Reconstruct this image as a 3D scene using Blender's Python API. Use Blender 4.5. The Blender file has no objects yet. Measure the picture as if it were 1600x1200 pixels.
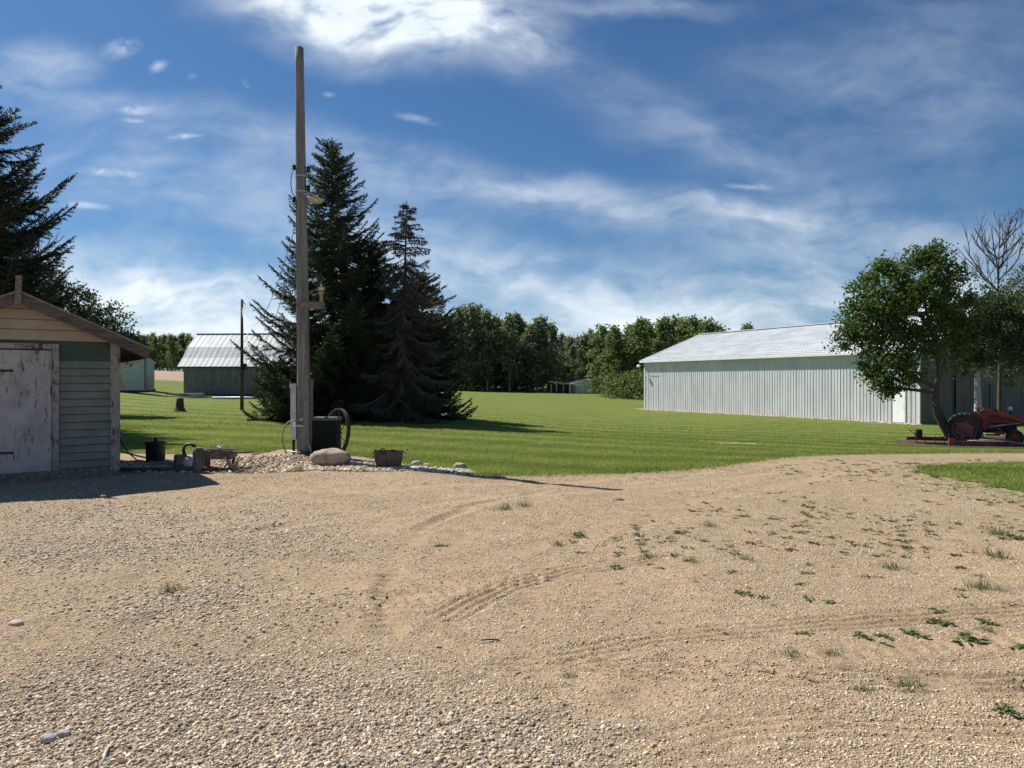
import bpy, math, random
import numpy as np
from mathutils import Vector, Matrix, Euler

random.seed(7)
RNG = np.random.default_rng(11)
C = bpy.context.scene.collection
SC = bpy.context.scene
F_PX, HZ, EYE = 1155.0, 596.0, 1.6
R = math.radians

# ---------------------------------------------------------------- camera, sky, sun, exposure
cam = bpy.data.objects.new('camera', bpy.data.cameras.new('camera'))
C.objects.link(cam); SC.camera = cam
cam.location = (0, 0, EYE); cam.rotation_euler = (R(90), 0, 0)
cam.data.sensor_width = 36; cam.data.lens = F_PX / 1600 * 36
cam.data.shift_y = -4 / 1600
cam.data.clip_start = 0.05; cam.data.clip_end = 6000

SUN_EL, SUN_AZ = R(50), (-0.84, 0.54)
SUN_W, SKY_W = 5.0, 0.054
SC.view_settings.view_transform = 'Standard'; SC.view_settings.look = 'None'
SC.view_settings.exposure = 0.48; SC.view_settings.gamma = 1.0

sun = bpy.data.objects.new('sun', bpy.data.lights.new('sun', 'SUN')); C.objects.link(sun)
sun.data.energy = SUN_W; sun.data.angle = R(0.55); sun.data.color = (1.0, 0.95, 0.87)
sd = Vector((SUN_AZ[0]*math.cos(SUN_EL), SUN_AZ[1]*math.cos(SUN_EL), math.sin(SUN_EL))).normalized()
sun.rotation_euler = sd.to_track_quat('Z', 'Y').to_euler()

class NT:
    """tiny node-expression helper"""
    def __init__(s, tree): s.t = tree; s.n = tree.nodes; s.l = tree.links
    def new(s, typ, **kw):
        n = s.n.new(typ)
        for k, v in kw.items():
            if k in n.inputs.keys(): s.set(n, k, v)
            else: setattr(n, k, v)
        return n
    def set(s, n, k, v):
        if isinstance(v, bpy.types.NodeSocket): s.l.new(v, n.inputs[k])
        else: n.inputs[k].default_value = v
    def m(s, op, a, b=0.0, c=0.0, clamp=False):
        n = s.n.new('ShaderNodeMath'); n.operation = op; n.use_clamp = clamp
        for i, v in enumerate((a, b, c)): s.set(n, i, v)
        return n.outputs[0]
    def ramp(s, f, lo, hi, a=0.0, b=1.0, smooth=True):
        n = s.n.new('ShaderNodeMapRange'); n.interpolation_type = 'SMOOTHSTEP' if smooth else 'LINEAR'
        s.set(n, 0, f); n.inputs[1].default_value = lo; n.inputs[2].default_value = hi
        n.inputs[3].default_value = a; n.inputs[4].default_value = b
        return n.outputs[0]
    def mix(s, f, a, b, mode='MIX'):
        n = s.n.new('ShaderNodeMix'); n.data_type = 'RGBA'; n.blend_type = mode
        def col(v): return v if isinstance(v, bpy.types.NodeSocket) else (*v[:3], 1)
        s.set(n, 0, f); s.set(n, 6, col(a)); s.set(n, 7, col(b))
        return n.outputs[2]
    def noise(s, vec, scale, detail=4, rough=0.55, dist=0.0):
        n = s.n.new('ShaderNodeTexNoise')
        if vec is not None: s.l.new(vec, n.inputs['Vector'])
        n.inputs['Scale'].default_value = scale; n.inputs['Detail'].default_value = detail
        n.inputs['Roughness'].default_value = rough; n.inputs['Distortion'].default_value = dist
        return n.outputs[0]
    def voro(s, vec, scale, feat='F1', out=0, rnd=1.0):
        n = s.n.new('ShaderNodeTexVoronoi'); n.feature = feat
        if vec is not None: s.l.new(vec, n.inputs['Vector'])
        n.inputs['Scale'].default_value = scale; n.inputs['Randomness'].default_value = rnd
        return n.outputs[out]
    def map(s, vec, scale=(1, 1, 1), rot=(0, 0, 0), loc=(0, 0, 0)):
        n = s.n.new('ShaderNodeMapping'); s.l.new(vec, n.inputs[0])
        n.inputs['Scale'].default_value = scale; n.inputs['Rotation'].default_value = rot; n.inputs['Location'].default_value = loc
        return n.outputs[0]
    def bump(s, h, strength=0.5, dist=0.02, normal=None):
        n = s.n.new('ShaderNodeBump'); s.l.new(h, n.inputs['Height'])
        n.inputs['Strength'].default_value = strength; n.inputs['Distance'].default_value = dist
        if normal is not None: s.l.new(normal, n.inputs['Normal'])
        return n.outputs[0]

world = bpy.data.worlds.new('World'); SC.world = world; world.use_nodes = True
w = NT(world.node_tree); w.n.clear()
sky = w.new('ShaderNodeTexSky'); sky.sky_type = 'NISHITA'; sky.sun_disc = False
sky.sun_elevation = SUN_EL; sky.sun_rotation = math.atan2(SUN_AZ[0], SUN_AZ[1])
sky.altitude = 500; sky.air_density = 1.0; sky.dust_density = 0.6; sky.ozone_density = 2.2
tc = w.new('ShaderNodeTexCoord').outputs['Generated']
sep = w.new('ShaderNodeSeparateXYZ'); w.l.new(tc, sep.inputs[0])
yy = w.m('MAXIMUM', w.m('ABSOLUTE', sep.outputs[1]), 0.12)
cu = w.m('DIVIDE', sep.outputs[0], yy); cv = w.m('DIVIDE', sep.outputs[2], yy)
cmb = w.new('ShaderNodeCombineXYZ'); w.l.new(cu, cmb.inputs[0]); w.l.new(cv, cmb.inputs[1])
uv = cmb.outputs[0]
warpn = w.new('ShaderNodeTexNoise'); w.l.new(uv, warpn.inputs['Vector']); warpn.inputs['Scale'].default_value = 5; warpn.inputs['Detail'].default_value = 4
vs = w.new('ShaderNodeVectorMath', operation='SUBTRACT'); w.l.new(warpn.outputs['Color'], vs.inputs[0]); vs.inputs[1].default_value = (.5, .5, .5)
vm = w.new('ShaderNodeVectorMath', operation='SCALE'); w.l.new(vs.outputs[0], vm.inputs[0]); vm.inputs['Scale'].default_value = 0.09
va = w.new('ShaderNodeVectorMath', operation='ADD'); w.l.new(uv, va.inputs[0]); w.l.new(vm.outputs[0], va.inputs[1])
uvw = va.outputs[0]
fib = w.noise(w.map(uvw, (2.2, 11, 1), (0, 0, R(14))), 1.4, 7, 0.52, 0.15)      # long streaks
fib2 = w.noise(w.map(uvw, (7, 14, 1), (0, 0, R(-28))), 1.5, 6, 0.52, 0.1)
fine = w.noise(w.map(uvw, (14, 24, 1), (0, 0, R(10))), 2.0, 6, 0.6)
tex = w.m('ADD', w.m('MULTIPLY', fib, 0.55), w.m('ADD', w.m('MULTIPLY', fib2, 0.3), w.m('MULTIPLY', fine, 0.15)))
def blob(px, py, rx, ry, ang, k, soft=0.0, vec=None):
    cx, cy = (px-800)/F_PX, (HZ-py)/F_PX
    n = w.new('ShaderNodeMapping', vector_type='TEXTURE'); w.l.new(vec or uvw, n.inputs[0])
    n.inputs['Location'].default_value = (cx, cy, 0); n.inputs['Rotation'].default_value = (0, 0, R(ang))
    n.inputs['Scale'].default_value = (rx/F_PX, ry/F_PX, 1)
    ln = w.new('ShaderNodeVectorMath', operation='LENGTH'); w.l.new(n.outputs[0], ln.inputs[0])
    return w.m('MULTIPLY', w.ramp(ln.outputs['Value'], 1.4, soft), k)
veils = [(610, 22, 270, 85, -7, 1.2), (760, 62, 110, 40, -12, .35), (900, 318, 430, 52, -11, .56), (1190, 335, 130, 18, -6, .5),
         (1060, 200, 420, 60, -26, .22), (1400, 150, 360, 190, 12, .22), (280, 460, 360, 75, -8, 1.15), (640, 400, 260, 60, -8, .35),
         (1020, 455, 620, 60, -3, .6), (1450, 400, 320, 80, -8, .5), (300, 190, 380, 50, -10, .35), (330, 300, 420, 75, -8, .42),
         (60, 95, 110, 45, 8, .6), (1150, 500, 700, 34, 2, .6), (1000, 4, 160, 20, 0, .4)]
acc = None
for b in veils:
    o_ = blob(*b); acc = o_ if acc is None else w.m('ADD', acc, o_)
dens = w.m('MULTIPLY', acc, w.ramp(tex, 0.30, 0.70))
core = blob(600, 15, 240, 60, -8, .75); dens = w.m('ADD', dens, w.m('MULTIPLY', core, w.ramp(fib2, .3, .6)))
puffs = [(250, 99, 15, 9, 25, .4), (190, 72, 30, 16, 10, .4), (380, 130, 9, 5, -40, .3), (515, 146, 11, 5, 0, .25), (170, 272, 46, 7, -6, .5),
         (294, 217, 26, 5, 0, .5), (215, 172, 28, 8, 4, .45), (1170, 292, 36, 6, 0, .4), (300, 116, 9, 5, 0, .25), (215, 190, 20, 4, 0, .4),
         (650, 185, 34, 7, -12, .3), (130, 322, 40, 6, -5, .4)]
small = w.new('ShaderNodeVectorMath', operation='ADD'); w.l.new(uv, small.inputs[0])
vm2 = w.new('ShaderNodeVectorMath', operation='SCALE'); w.l.new(vs.outputs[0], vm2.inputs[0]); vm2.inputs['Scale'].default_value = 0.03
w.l.new(vm2.outputs[0], small.inputs[1])
for b in puffs: dens = w.m('ADD', dens, w.m('MULTIPLY', blob(*b, vec=small.outputs[0]), w.ramp(fine, .3, .62)))
hz = w.ramp(cv, 0.17, 0.0)
dens = w.m('ADD', dens, w.m('MULTIPLY', hz, w.m('ADD', 0.22, w.m('MULTIPLY', w.ramp(fib, .38, .62), .65))))
dens = w.m('MULTIPLY', dens, w.ramp(sep.outputs[2], -0.02, 0.01))
dens = w.m('MINIMUM', dens, 0.96)
tint = w.mix(1.0, sky.outputs[0], (0.53, 0.83, 1.09), 'MULTIPLY')
ccol = w.mix(w.ramp(fib2, .3, .7), (10.5, 12.0, 13.2), (13.5, 14.2, 14.8))
fin = w.mix(dens, tint, ccol)
bg = w.new('ShaderNodeBackground'); w.l.new(fin, bg.inputs[0]); bg.inputs[1].default_value = SKY_W
wo = w.new('ShaderNodeOutputWorld'); w.l.new(bg.outputs[0], wo.inputs[0])
SC.cycles.max_bounces = 6; SC.cycles.transparent_max_bounces = 8

# ---------------------------------------------------------------- mesh and object helpers
class MB:
    def __init__(s): s.V = []; s.F = []; s.n = 0
    def add(s, v, f):
        v = np.asarray(v, float).reshape(-1, 3)
        fs = f if isinstance(f, list) and len(f) and isinstance(f[0], (list, tuple)) else [f]
        if fs is f:
            by = {}
            for q in f: by.setdefault(len(q), []).append(q)
            for q in by.values(): s.F.append(np.array(q, int) + s.n)
        else: s.F.append(np.asarray(f, int) + s.n)
        s.V.append(v); s.n += len(v); return s
    def box(s, c, d, rot=None, taper=None):
        x, y, z = np.array(d)/2
        v = np.array([(a*x, b*y, e*z) for e in (-1, 1) for b in (-1, 1) for a in (-1, 1)], float)
        if taper: v[4:, :2] *= taper
        if rot is not None: v = v @ np.array(Euler(rot).to_matrix()).T
        return s.add(v + np.array(c), [(0, 2, 3, 1), (4, 5, 7, 6), (0, 1, 5, 4), (2, 6, 7, 3), (0, 4, 6, 2), (1, 3, 7, 5)])
    def b(s, x0, x1, y0, y1, z0, z1): return s.box(((x0+x1)/2, (y0+y1)/2, (z0+z1)/2), (x1-x0, y1-y0, z1-z0))
    def bar(s, p, q, wd, th, up=(0, 0, 1)):
        p, q = np.array(p, float), np.array(q, float); d = q-p; L = np.linalg.norm(d); d /= L
        sd_ = np.cross(d, up); sd_ = sd_/max(np.linalg.norm(sd_), 1e-6); u = np.cross(sd_, d)
        v = []
        for e in (p, q):
            for a, c in ((-1, -1), (1, -1), (1, 1), (-1, 1)): v.append(e + sd_*a*wd/2 + u*c*th/2)
        return s.add(v, [(0, 1, 2, 3), (7, 6, 5, 4), (0, 4, 5, 1), (1, 5, 6, 2), (2, 6, 7, 3), (3, 7, 4, 0)])
    def tube(s, pts, r, n=8, cap=True, closed=False):
        pts = np.array(pts, float); k = len(pts)
        r = np.full(k, r) if np.isscalar(r) else np.array(r, float)
        V = []; u = None
        for i in range(k):
            if closed: t = pts[(i+1) % k]-pts[i-1]
            else: t = pts[min(i+1, k-1)]-pts[max(i-1, 0)]
            t = t/max(np.linalg.norm(t), 1e-9)
            if u is None: u = np.cross(t, (0.13, 0.21, 0.97) if abs(t[2]) < .9 else (1, 0, 0))
            u = u - t*np.dot(u, t); u /= max(np.linalg.norm(u), 1e-9); w_ = np.cross(t, u)
            for j in range(n):
                a = 2*math.pi*j/n; V.append(pts[i] + r[i]*(u*math.cos(a)+w_*math.sin(a)))
        F = []
        for i in range(k if closed else k-1):
            i2 = (i+1) % k
            for j in range(n):
                j2 = (j+1) % n; F.append((i*n+j, i*n+j2, i2*n+j2, i2*n+j))
        if cap and not closed: F += [tuple(range(n-1, -1, -1)), tuple((k-1)*n+j for j in range(n))]
        return s.add(V, F)
    def lathe(s, prof, c=(0, 0, 0), n=20, axis='z', sx=1, sy=1, cap=True):
        V = []; F = []; k = len(prof)
        for r_, z in prof:
            for j in range(n):
                a = 2*math.pi*j/n; p = (r_*math.cos(a)*sx, r_*math.sin(a)*sy, z)
                if axis == 'y': p = (p[0], z, p[1])
                if axis == 'x': p = (z, p[0], p[1])
                V.append((p[0]+c[0], p[1]+c[1], p[2]+c[2]))
        for i in range(k-1):
            for j in range(n):
                j2 = (j+1) % n; F.append((i*n+j, i*n+j2, (i+1)*n+j2, (i+1)*n+j))
        if cap and prof[0][0] > 1e-4: F.append(tuple(range(n-1, -1, -1)))
        if cap and prof[-1][0] > 1e-4: F.append(tuple((k-1)*n+j for j in range(n)))
        return s.add(V, F)
    def prism(s, poly, y0, y1):          # polygon in xz, extruded in y
        k = len(poly); V = [(x, y0, z) for x, z in poly]+[(x, y1, z) for x, z in poly]
        F = [tuple(range(k)), tuple(range(2*k-1, k-1, -1))]+[(i, i+k, (i+1) % k+k, (i+1) % k) for i in range(k)]
        return s.add(V, F)
    def segs(s, p0, p1, r0, r1, n=3):    # many little straight branches at once
        p0 = np.asarray(p0, float); p1 = np.asarray(p1, float); m = len(p0)
        if m == 0: return s
        r0 = np.broadcast_to(r0, m); r1 = np.broadcast_to(r1, m)
        d = p1-p0; d = d/np.maximum(np.linalg.norm(d, axis=1, keepdims=True), 1e-6)
        ref = np.where(np.abs(d[:, 2:3]) < .9, np.array([[0, 0, 1.]]), np.array([[1., 0, 0]]))
        u = np.cross(d, ref); u /= np.linalg.norm(u, axis=1, keepdims=True); v = np.cross(d, u)
        V = np.zeros((m, 2*n, 3))
        for j in range(n):
            a = 2*math.pi*j/n; o = u*math.cos(a)+v*math.sin(a)
            V[:, j] = p0+o*r0[:, None]; V[:, n+j] = p1+o*r1[:, None]
        base = np.arange(m)[:, None]*2*n
        F = np.concatenate([base+np.array([[j, (j+1) % n, n+(j+1) % n, n+j]]) for j in range(n)])
        return s.add(V.reshape(-1, 3), F)
    def xform(s, mat4):
        M = np.array(mat4); s.V = [v @ M[:3, :3].T + M[:3, 3] for v in s.V]; return s
    def mesh(s, name, smooth=False):
        me = bpy.data.meshes.new(name)
        V = np.concatenate(s.V); tot = sum(len(f) for f in s.F); nl = sum(f.size for f in s.F)
        me.vertices.add(len(V)); me.vertices.foreach_set('co', V.astype(np.float32).ravel())
        me.loops.add(nl); me.polygons.add(tot)
        me.loops.foreach_set('vertex_index', np.concatenate([f.ravel() for f in s.F]).astype(np.int32))
        sizes = np.concatenate([np.full(len(f), f.shape[1]) for f in s.F])
        me.polygons.foreach_set('loop_start', np.concatenate([[0], np.cumsum(sizes)[:-1]]).astype(np.int32))
        me.polygons.foreach_set('use_smooth', np.full(tot, bool(smooth)))
        me.update(calc_edges=True)
        return me

def link(o, parent=None):
    C.objects.link(o)
    if parent is not None: o.parent = parent
    return o
def part(name, mb, mat_, parent=None, smooth=False, label=None, bevel=0):
    me = mb.mesh(name, smooth); me.materials.append(mat_)
    o = link(bpy.data.objects.new(name, me), parent)
    if smooth == 'auto': pass
    if bevel:
        bm = o.modifiers.new('bevel', 'BEVEL'); bm.width = bevel; bm.segments = 2; bm.limit_method = 'ANGLE'
    if label: o['label'] = label
    return o
def thing(name, label, cat, loc=(0, 0, 0), rz=0, group=None):
    o = link(bpy.data.objects.new(name, None)); o.empty_display_size = .2
    o.location = loc; o.rotation_euler = (0, 0, rz); return tag(o, label, cat, group)
def tag(o, label, cat=None, group=None, kind=None):
    o['label'] = label
    if cat: o['category'] = cat
    if group: o['group'] = group
    if kind: o['kind'] = kind
    return o
def dup(root, loc, rz=0, scale=1.0, label=None, group=None):
    r = root.copy(); C.objects.link(r); r.location = loc; r.rotation_euler = (0, 0, rz)
    r.scale = (scale,)*3 if np.isscalar(scale) else scale
    if label: r['label'] = label
    if group: r['group'] = group
    for ch in list(root.children):
        c = ch.copy(); C.objects.link(c); c.parent = r
        for g in list(ch.children):
            d = g.copy(); C.objects.link(d); d.parent = c
    return r

# ---------------------------------------------------------------- materials
def newmat(name):
    m = bpy.data.materials.new(name); m.use_nodes = True
    t = NT(m.node_tree); t.n.clear()
    b = t.new('ShaderNodeBsdfPrincipled'); o = t.new('ShaderNodeOutputMaterial'); t.l.new(b.outputs[0], o.inputs[0])
    t.b = b; t.o = o; t.obj = t.new('ShaderNodeTexCoord').outputs['Object']; return m, t
def surf(name, c1, c2, scale=4, rough=.7, bump=.2, bscale=30, metal=0, stretch=(1, 1, 1), dist=.01, lo=.35, hi=.65, spec=.4, c3=None):
    m, t = newmat(name); v = t.map(t.obj, stretch)
    f = t.ramp(t.noise(v, scale, 6, .62), lo, hi); col = t.mix(f, c1, c2)
    if c3: col = t.mix(t.ramp(t.noise(v, scale*3.7, 5, .6), .55, .7), col, c3)
    t.set(t.b, 'Base Color', col); t.b.inputs['Roughness'].default_value = rough; t.b.inputs['Metallic'].default_value = metal
    t.b.inputs['Specular IOR Level'].default_value = spec
    if bump: t.l.new(t.bump(t.noise(v, bscale, 5, .6), bump, dist), t.b.inputs['Normal'])
    return m
def peel(name, paint, paint2, wood, amount, stretch=(6, 6, 1), scale=5, rough=.8):
    m, t = newmat(name); v = t.map(t.obj, stretch)
    n = t.m('ADD', t.m('MULTIPLY', t.noise(v, scale, 8, .7, .4), .7), t.m('MULTIPLY', t.noise(t.map(t.obj, (1, 1, 1)), 2.3, 3), .3))
    k = t.ramp(n, amount-.035, amount+.035)
    p = t.mix(t.ramp(t.noise(t.obj, 3, 4), .3, .7), paint, paint2)
    g = t.mix(t.ramp(t.noise(v, scale*4, 4), .3, .7), wood, tuple(x*.45 for x in wood))
    t.set(t.b, 'Base Color', t.mix(k, g, p)); t.b.inputs['Roughness'].default_value = rough
    h = t.m('ADD', t.m('MULTIPLY', k, .6), t.m('MULTIPLY', t.noise(v, 22, 4), .4))
    t.l.new(t.bump(h, .6, .006), t.b.inputs['Normal']); return m
def leafmat(name, c1, c2, c3, trans=.35, rough=.55):
    m, t = newmat(name)
    geo = t.new('ShaderNodeNewGeometry').outputs['Random Per Island']
    col = t.mix(t.ramp(geo, .1, .8), c1, c2)
    col = t.mix(t.ramp(t.noise(t.obj, .9, 3), .45, .65), col, c3)
    t.set(t.b, 'Base Color', col); t.b.inputs['Roughness'].default_value = rough; t.b.inputs['Specular IOR Level'].default_value = .35
    tr = t.new('ShaderNodeBsdfTranslucent'); t.l.new(t.mix(.5, col, (c2[0]*1.3, c2[1]*1.5, c2[2]*.6)), tr.inputs[0])
    mx = t.new('ShaderNodeMixShader'); mx.inputs[0].default_value = trans
    t.l.new(t.b.outputs[0], mx.inputs[1]); t.l.new(tr.outputs[0], mx.inputs[2]); t.l.new(mx.outputs[0], t.o.inputs[0]); return m
M = {}
M['bark'] = surf('bark', (.10, .085, .07), (.19, .165, .14), 6, .9, .8, 18, stretch=(3, 3, .7), dist=.03)
M['bark_dark'] = surf('spruce_bark', (.06, .048, .04), (.12, .1, .085), 6, .9, .8, 18, stretch=(3, 3, .7), dist=.03)
M['twig'] = surf('dead_twig', (.13, .12, .11), (.2, .185, .17), 5, .9, .3, 30)
M['poplar_bark'] = surf('poplar_bark', (.22, .22, .18), (.40, .39, .33), 3, .85, .4, 12, stretch=(2, 2, .6), c3=(.06, .055, .05))
M['birch'] = surf('pale_bark', (.34, .33, .30), (.50, .49, .45), 3, .8, .6, 14, stretch=(1, 1, 4), dist=.02, c3=(.05, .045, .04))
M['spruce'] = leafmat('spruce_needles', (.024, .042, .018), (.062, .088, .034), (.035, .058, .026), .12)
M['spruce_blue'] = leafmat('spruce_needles_blue', (.018, .030, .016), (.038, .056, .027), (.025, .041, .022), .10)
M['spruce_dying'] = leafmat('spruce_needles_dying', (.075, .062, .042), (.125, .105, .075), (.030, .044, .02), .10, .8)
M['maple'] = leafmat('broad_leaves', (.045, .082, .020), (.10, .155, .038), (.07, .115, .030), .34)
M['birchleaf'] = leafmat('birch_leaves', (.038, .066, .022), (.072, .108, .040), (.052, .084, .032), .28)
M['aspen'] = leafmat('aspen_leaves', (.06, .085, .042), (.11, .14, .08), (.08, .10, .06), .28)
M['poplar'] = leafmat('poplar_leaves', (.07, .092, .05), (.24, .27, .175), (.13, .155, .095), .34)
M['poplar_green'] = leafmat('poplar_green_leaves', (.06, .10, .034), (.20, .255, .09), (.11, .16, .05), .36)
M['shrub'] = leafmat('shrub_leaves', (.04, .06, .02), (.07, .095, .035), (.05, .07, .03), .2)
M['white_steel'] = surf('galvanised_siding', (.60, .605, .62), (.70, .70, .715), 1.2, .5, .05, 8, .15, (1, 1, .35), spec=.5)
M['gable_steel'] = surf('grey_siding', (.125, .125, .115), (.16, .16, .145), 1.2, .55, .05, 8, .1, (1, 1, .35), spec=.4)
M['roof_steel'] = surf('steel_roofing', (.56, .60, .61), (.72, .74, .74), 1.5, .45, .06, 6, .2, (1, .35, 1), spec=.5)
M['trim_white'] = surf('white_trim', (.70, .71, .71), (.8, .8, .8), 3, .5, .05)
M['door_white'] = surf('white_door', (.90, .90, .89), (.94, .94, .93), 3, .8, .0, spec=.1)
M['old_tin'] = surf('old_tin_roof', (.25, .29, .31), (.36, .40, .42), 1.6, .6, .12, 5, .1, (2.2, .3, .3), spec=.3, c3=(.22, .24, .25))
M['barn_board'] = surf('grey_barn_board', (.13, .135, .13), (.21, .215, .205), 2.6, .9, .5, 14, stretch=(5, 5, .35), c3=(.09, .1, .1))
M['wood_grey'] = surf('weathered_wood', (.13, .105, .09), (.24, .205, .18), 3, .9, .5, 20, stretch=(5, 1, 5), c3=(.07, .055, .05))
M['fascia'] = surf('brown_fascia_board', (.075, .06, .053), (.14, .115, .10), 3, .88, .5, 20, stretch=(1, 4, 8), c3=(.05, .04, .035))
M['wood_dark'] = surf('dark_wood', (.05, .04, .032), (.10, .08, .065), 4, .9, .5, 20)
M['cream'] = peel('peeling_cream', (.40, .34, .255), (.34, .29, .22), (.16, .12, .09), .30, (1, 6, 6), 5)
M['green_board'] = peel('faded_green_paint', (.125, .155, .13), (.19, .215, .185), (.13, .12, .10), .36, (1, 6, 6), 4)
M['green_deep'] = peel('green_paint', (.035, .07, .052), (.05, .09, .066), (.15, .14, .12), .27, (1, 6, 6), 4)
M['door_peel'] = peel('peeling_white_door', (.40, .40, .40), (.29, .29, .29), (.12, .11, .10), .425, (7, 7, 1.1), 3.2)
M['trim_peel'] = peel('peeling_trim', (.32, .29, .28), (.25, .23, .22), (.09, .065, .055), .45, (6, 6, 1.5), 4)
M['black'] = surf('black_plastic', (.012, .012, .013), (.02, .02, .02), 4, .55, .05)
M['iron'] = surf('rusty_iron', (.045, .032, .028), (.09, .06, .045), 8, .8, .4, 40, .3)
M['rust'] = surf('rust_brown', (.11, .045, .03), (.19, .085, .055), 6, .85, .4, 40)
M['galv'] = surf('galvanised_grey', (.38, .39, .39), (.52, .53, .53), 5, .5, .05, metal=.3)
M['pvc'] = surf('grey_conduit', (.45, .46, .47), (.55, .56, .56), 5, .45, .03)
M['hose'] = surf('pale_green_hose', (.16, .19, .15), (.26, .28, .23), 6, .5, .05)
M['cabinet'] = surf('dark_green_cabinet', (.007, .012, .009), (.011, .017, .013), 3, .7, .04, spec=.15)
M['cabinet_top'] = surf('cabinet_lid', (.09, .12, .105), (.14, .17, .15), 3, .5, .04)
M['rubber'] = surf('dusty_tyre', (.028, .028, .027), (.075, .073, .066), 5, .85, .3, 30)
M['red'] = surf('faded_red_paint', (.36, .055, .026), (.26, .06, .04), 4, .55, .15, 30, c3=(.15, .055, .035))
M['red_dull'] = surf('rusty_red_paint', (.32, .11, .08), (.24, .10, .075), 5, .8, .3, 30, c3=(.36, .21, .18))
M['engine'] = surf('greasy_metal', (.02, .015, .014), (.06, .03, .025), 6, .6, .4, 20, .3)
M['insul'] = surf('brown_glaze', (.30, .20, .08), (.36, .26, .12), 4, .3, 0)
M['glassy'] = surf('glass_cap', (.5, .55, .55), (.6, .63, .63), 4, .2, 0)
M['shade'] = surf('enamel_shade', (.48, .45, .39), (.56, .53, .46), 5, .4, .05)
M['wire'] = surf('wire', (.03, .03, .03), (.05, .05, .05), 4, .6, 0)
M['tub_wood'] = surf('tub_staves', (.07, .06, .052), (.13, .115, .10), 3, .9, .5, 20, stretch=(5, 5, .5))
M['boulder'] = surf('granite_boulder', (.30, .23, .165), (.47, .38, .29), 5, .9, .7, 22, dist=.015, c3=(.20, .15, .12))
M['rock'] = surf('grey_rock', (.30, .28, .26), (.48, .45, .41), 7, .9, .6, 25, c3=(.2, .18, .17))
M['pole_wood'] = surf('pole_wood', (.15, .142, .13), (.27, .26, .24), 2.2, .92, .7, 14, stretch=(7, 7, .35), dist=.012, c3=(.075, .055, .048))
M['yellow'] = surf('yellow_panel', (.42, .33, .03), (.5, .40, .05), 3, .6, .05)
M['pale_shed'] = surf('pale_grey_panel', (.36, .40, .39), (.44, .47, .45), 2, .7, .1, c3=(.3, .33, .32))
M['swan_white'] = surf('chalky_plastic', (.36, .36, .44), (.48, .48, .55), 6, .6, .1)
M['flower'] = surf('bleached_chips', (.5, .47, .42), (.6, .58, .52), 6, .8, .1)
# stones
def stonemat(name, cols, seed=0):
    m, t = newmat(name); geo = t.new('ShaderNodeNewGeometry').outputs['Random Per Island']
    r = t.new('ShaderNodeValToRGB'); t.l.new(geo, r.inputs[0]); r.color_ramp.interpolation = 'CONSTANT'
    el = r.color_ramp.elements
    while len(el) < len(cols): el.new(.5)
    for i, c in enumerate(cols): el[i].position = i/len(cols); el[i].color = (*c, 1)
    col = t.mix(t.ramp(t.noise(t.obj, 60, 4), .3, .75), r.outputs[0], (.30, .23, .15))
    t.set(t.b, 'Base Color', t.mix(.45, r.outputs[0], col)); t.b.inputs['Roughness'].default_value = .85
    t.l.new(t.bump(t.noise(t.obj, 140, 4), .4, .003), t.b.inputs['Normal']); return m
M['stones'] = stonemat('gravel_stones', [(.52, .39, .25), (.42, .31, .20), (.62, .49, .34), (.48, .355, .23), (.74, .64, .49), (.34, .25, .17), (.54, .41, .27), (.42, .31, .20), (.80, .72, .59), (.55, .42, .28)])
M['stones_dark'] = stonemat('gravel_stones_mixed', [(.42, .35, .28), (.20, .175, .15), (.55, .45, .34), (.32, .245, .18), (.66, .57, .46), (.26, .21, .165), (.46, .36, .27), (.13, .115, .10), (.76, .69, .59), (.38, .30, .225)])
M['pebble_white'] = stonemat('white_pebbles', [(.62, .59, .53), (.70, .68, .63), (.5, .46, .40), (.66, .62, .55)])

# ---------------------------------------------------------------- terrain
_T = np.random.default_rng(5).random((256, 256))
def vn(x, y, s, seed=0):
    x = np.asarray(x, float)*s+seed*17.31+500; y = np.asarray(y, float)*s+seed*9.77+500
    i, j = np.floor(x).astype(int), np.floor(y).astype(int); a, b = x-i, y-j
    a = a*a*(3-2*a); b = b*b*(3-2*b); T = lambda p, q: _T[p % 256, q % 256]
    return (T(i, j)*(1-a)+T(i+1, j)*a)*(1-b)+(T(i, j+1)*(1-a)+T(i+1, j+1)*a)*b
def fbm(x, y, s, o=4, seed=0):
    r = 0; a = .5; n = 0
    for k in range(o): r = r+a*vn(x, y, s*2**k, seed+k*3); n += a; a *= .5
    return r/n
COLX = np.array([-200, 190, 290, 400, 720, 1000, 1440, 1800])
ROWY = np.array([4, 14, 20, 30, 41, 65, 90, 120, 200, 300, 3000.])
ZT = np.array([  # per depth: height at the columns
    [0]*8, [0]*8,
    [0, 0, 0, 0, -.04, -.16, -.36, -.40],
    [.12, .10, .05, .02, -.10, -.45, -.74, -.76],
    [.25, .22, .15, .08, -.12, -.62, -.81, -.81],
    [1.2, 1.1, .30, .25, -.10, -.84, -.81, -.81],
    [2.1, 1.9, 1.3, .8, .20, -.30, -.6, -.6],
    [2.9, 2.7, 2.4, 1.6, .55, .25, 0, 0],
    [4.8, 4.7, 4.2, 2.8, 1.2, 1.0, .8, .8],
    [6.5, 6.5, 5.5, 4, 2, 1.6, 1.5, 1.5],
    [6.5, 6.5, 5.5, 4, 2, 1.6, 1.5, 1.5]])
_U = np.linspace(-200, 1800, 81); _L = np.linspace(math.log(4), math.log(3000), 150)
_Z = np.array([np.interp(_U, COLX, r_) for r_ in ZT])
_Z = np.array([np.interp(_L, np.log(ROWY), _Z[:, i]) for i in range(len(_U))]).T
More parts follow.
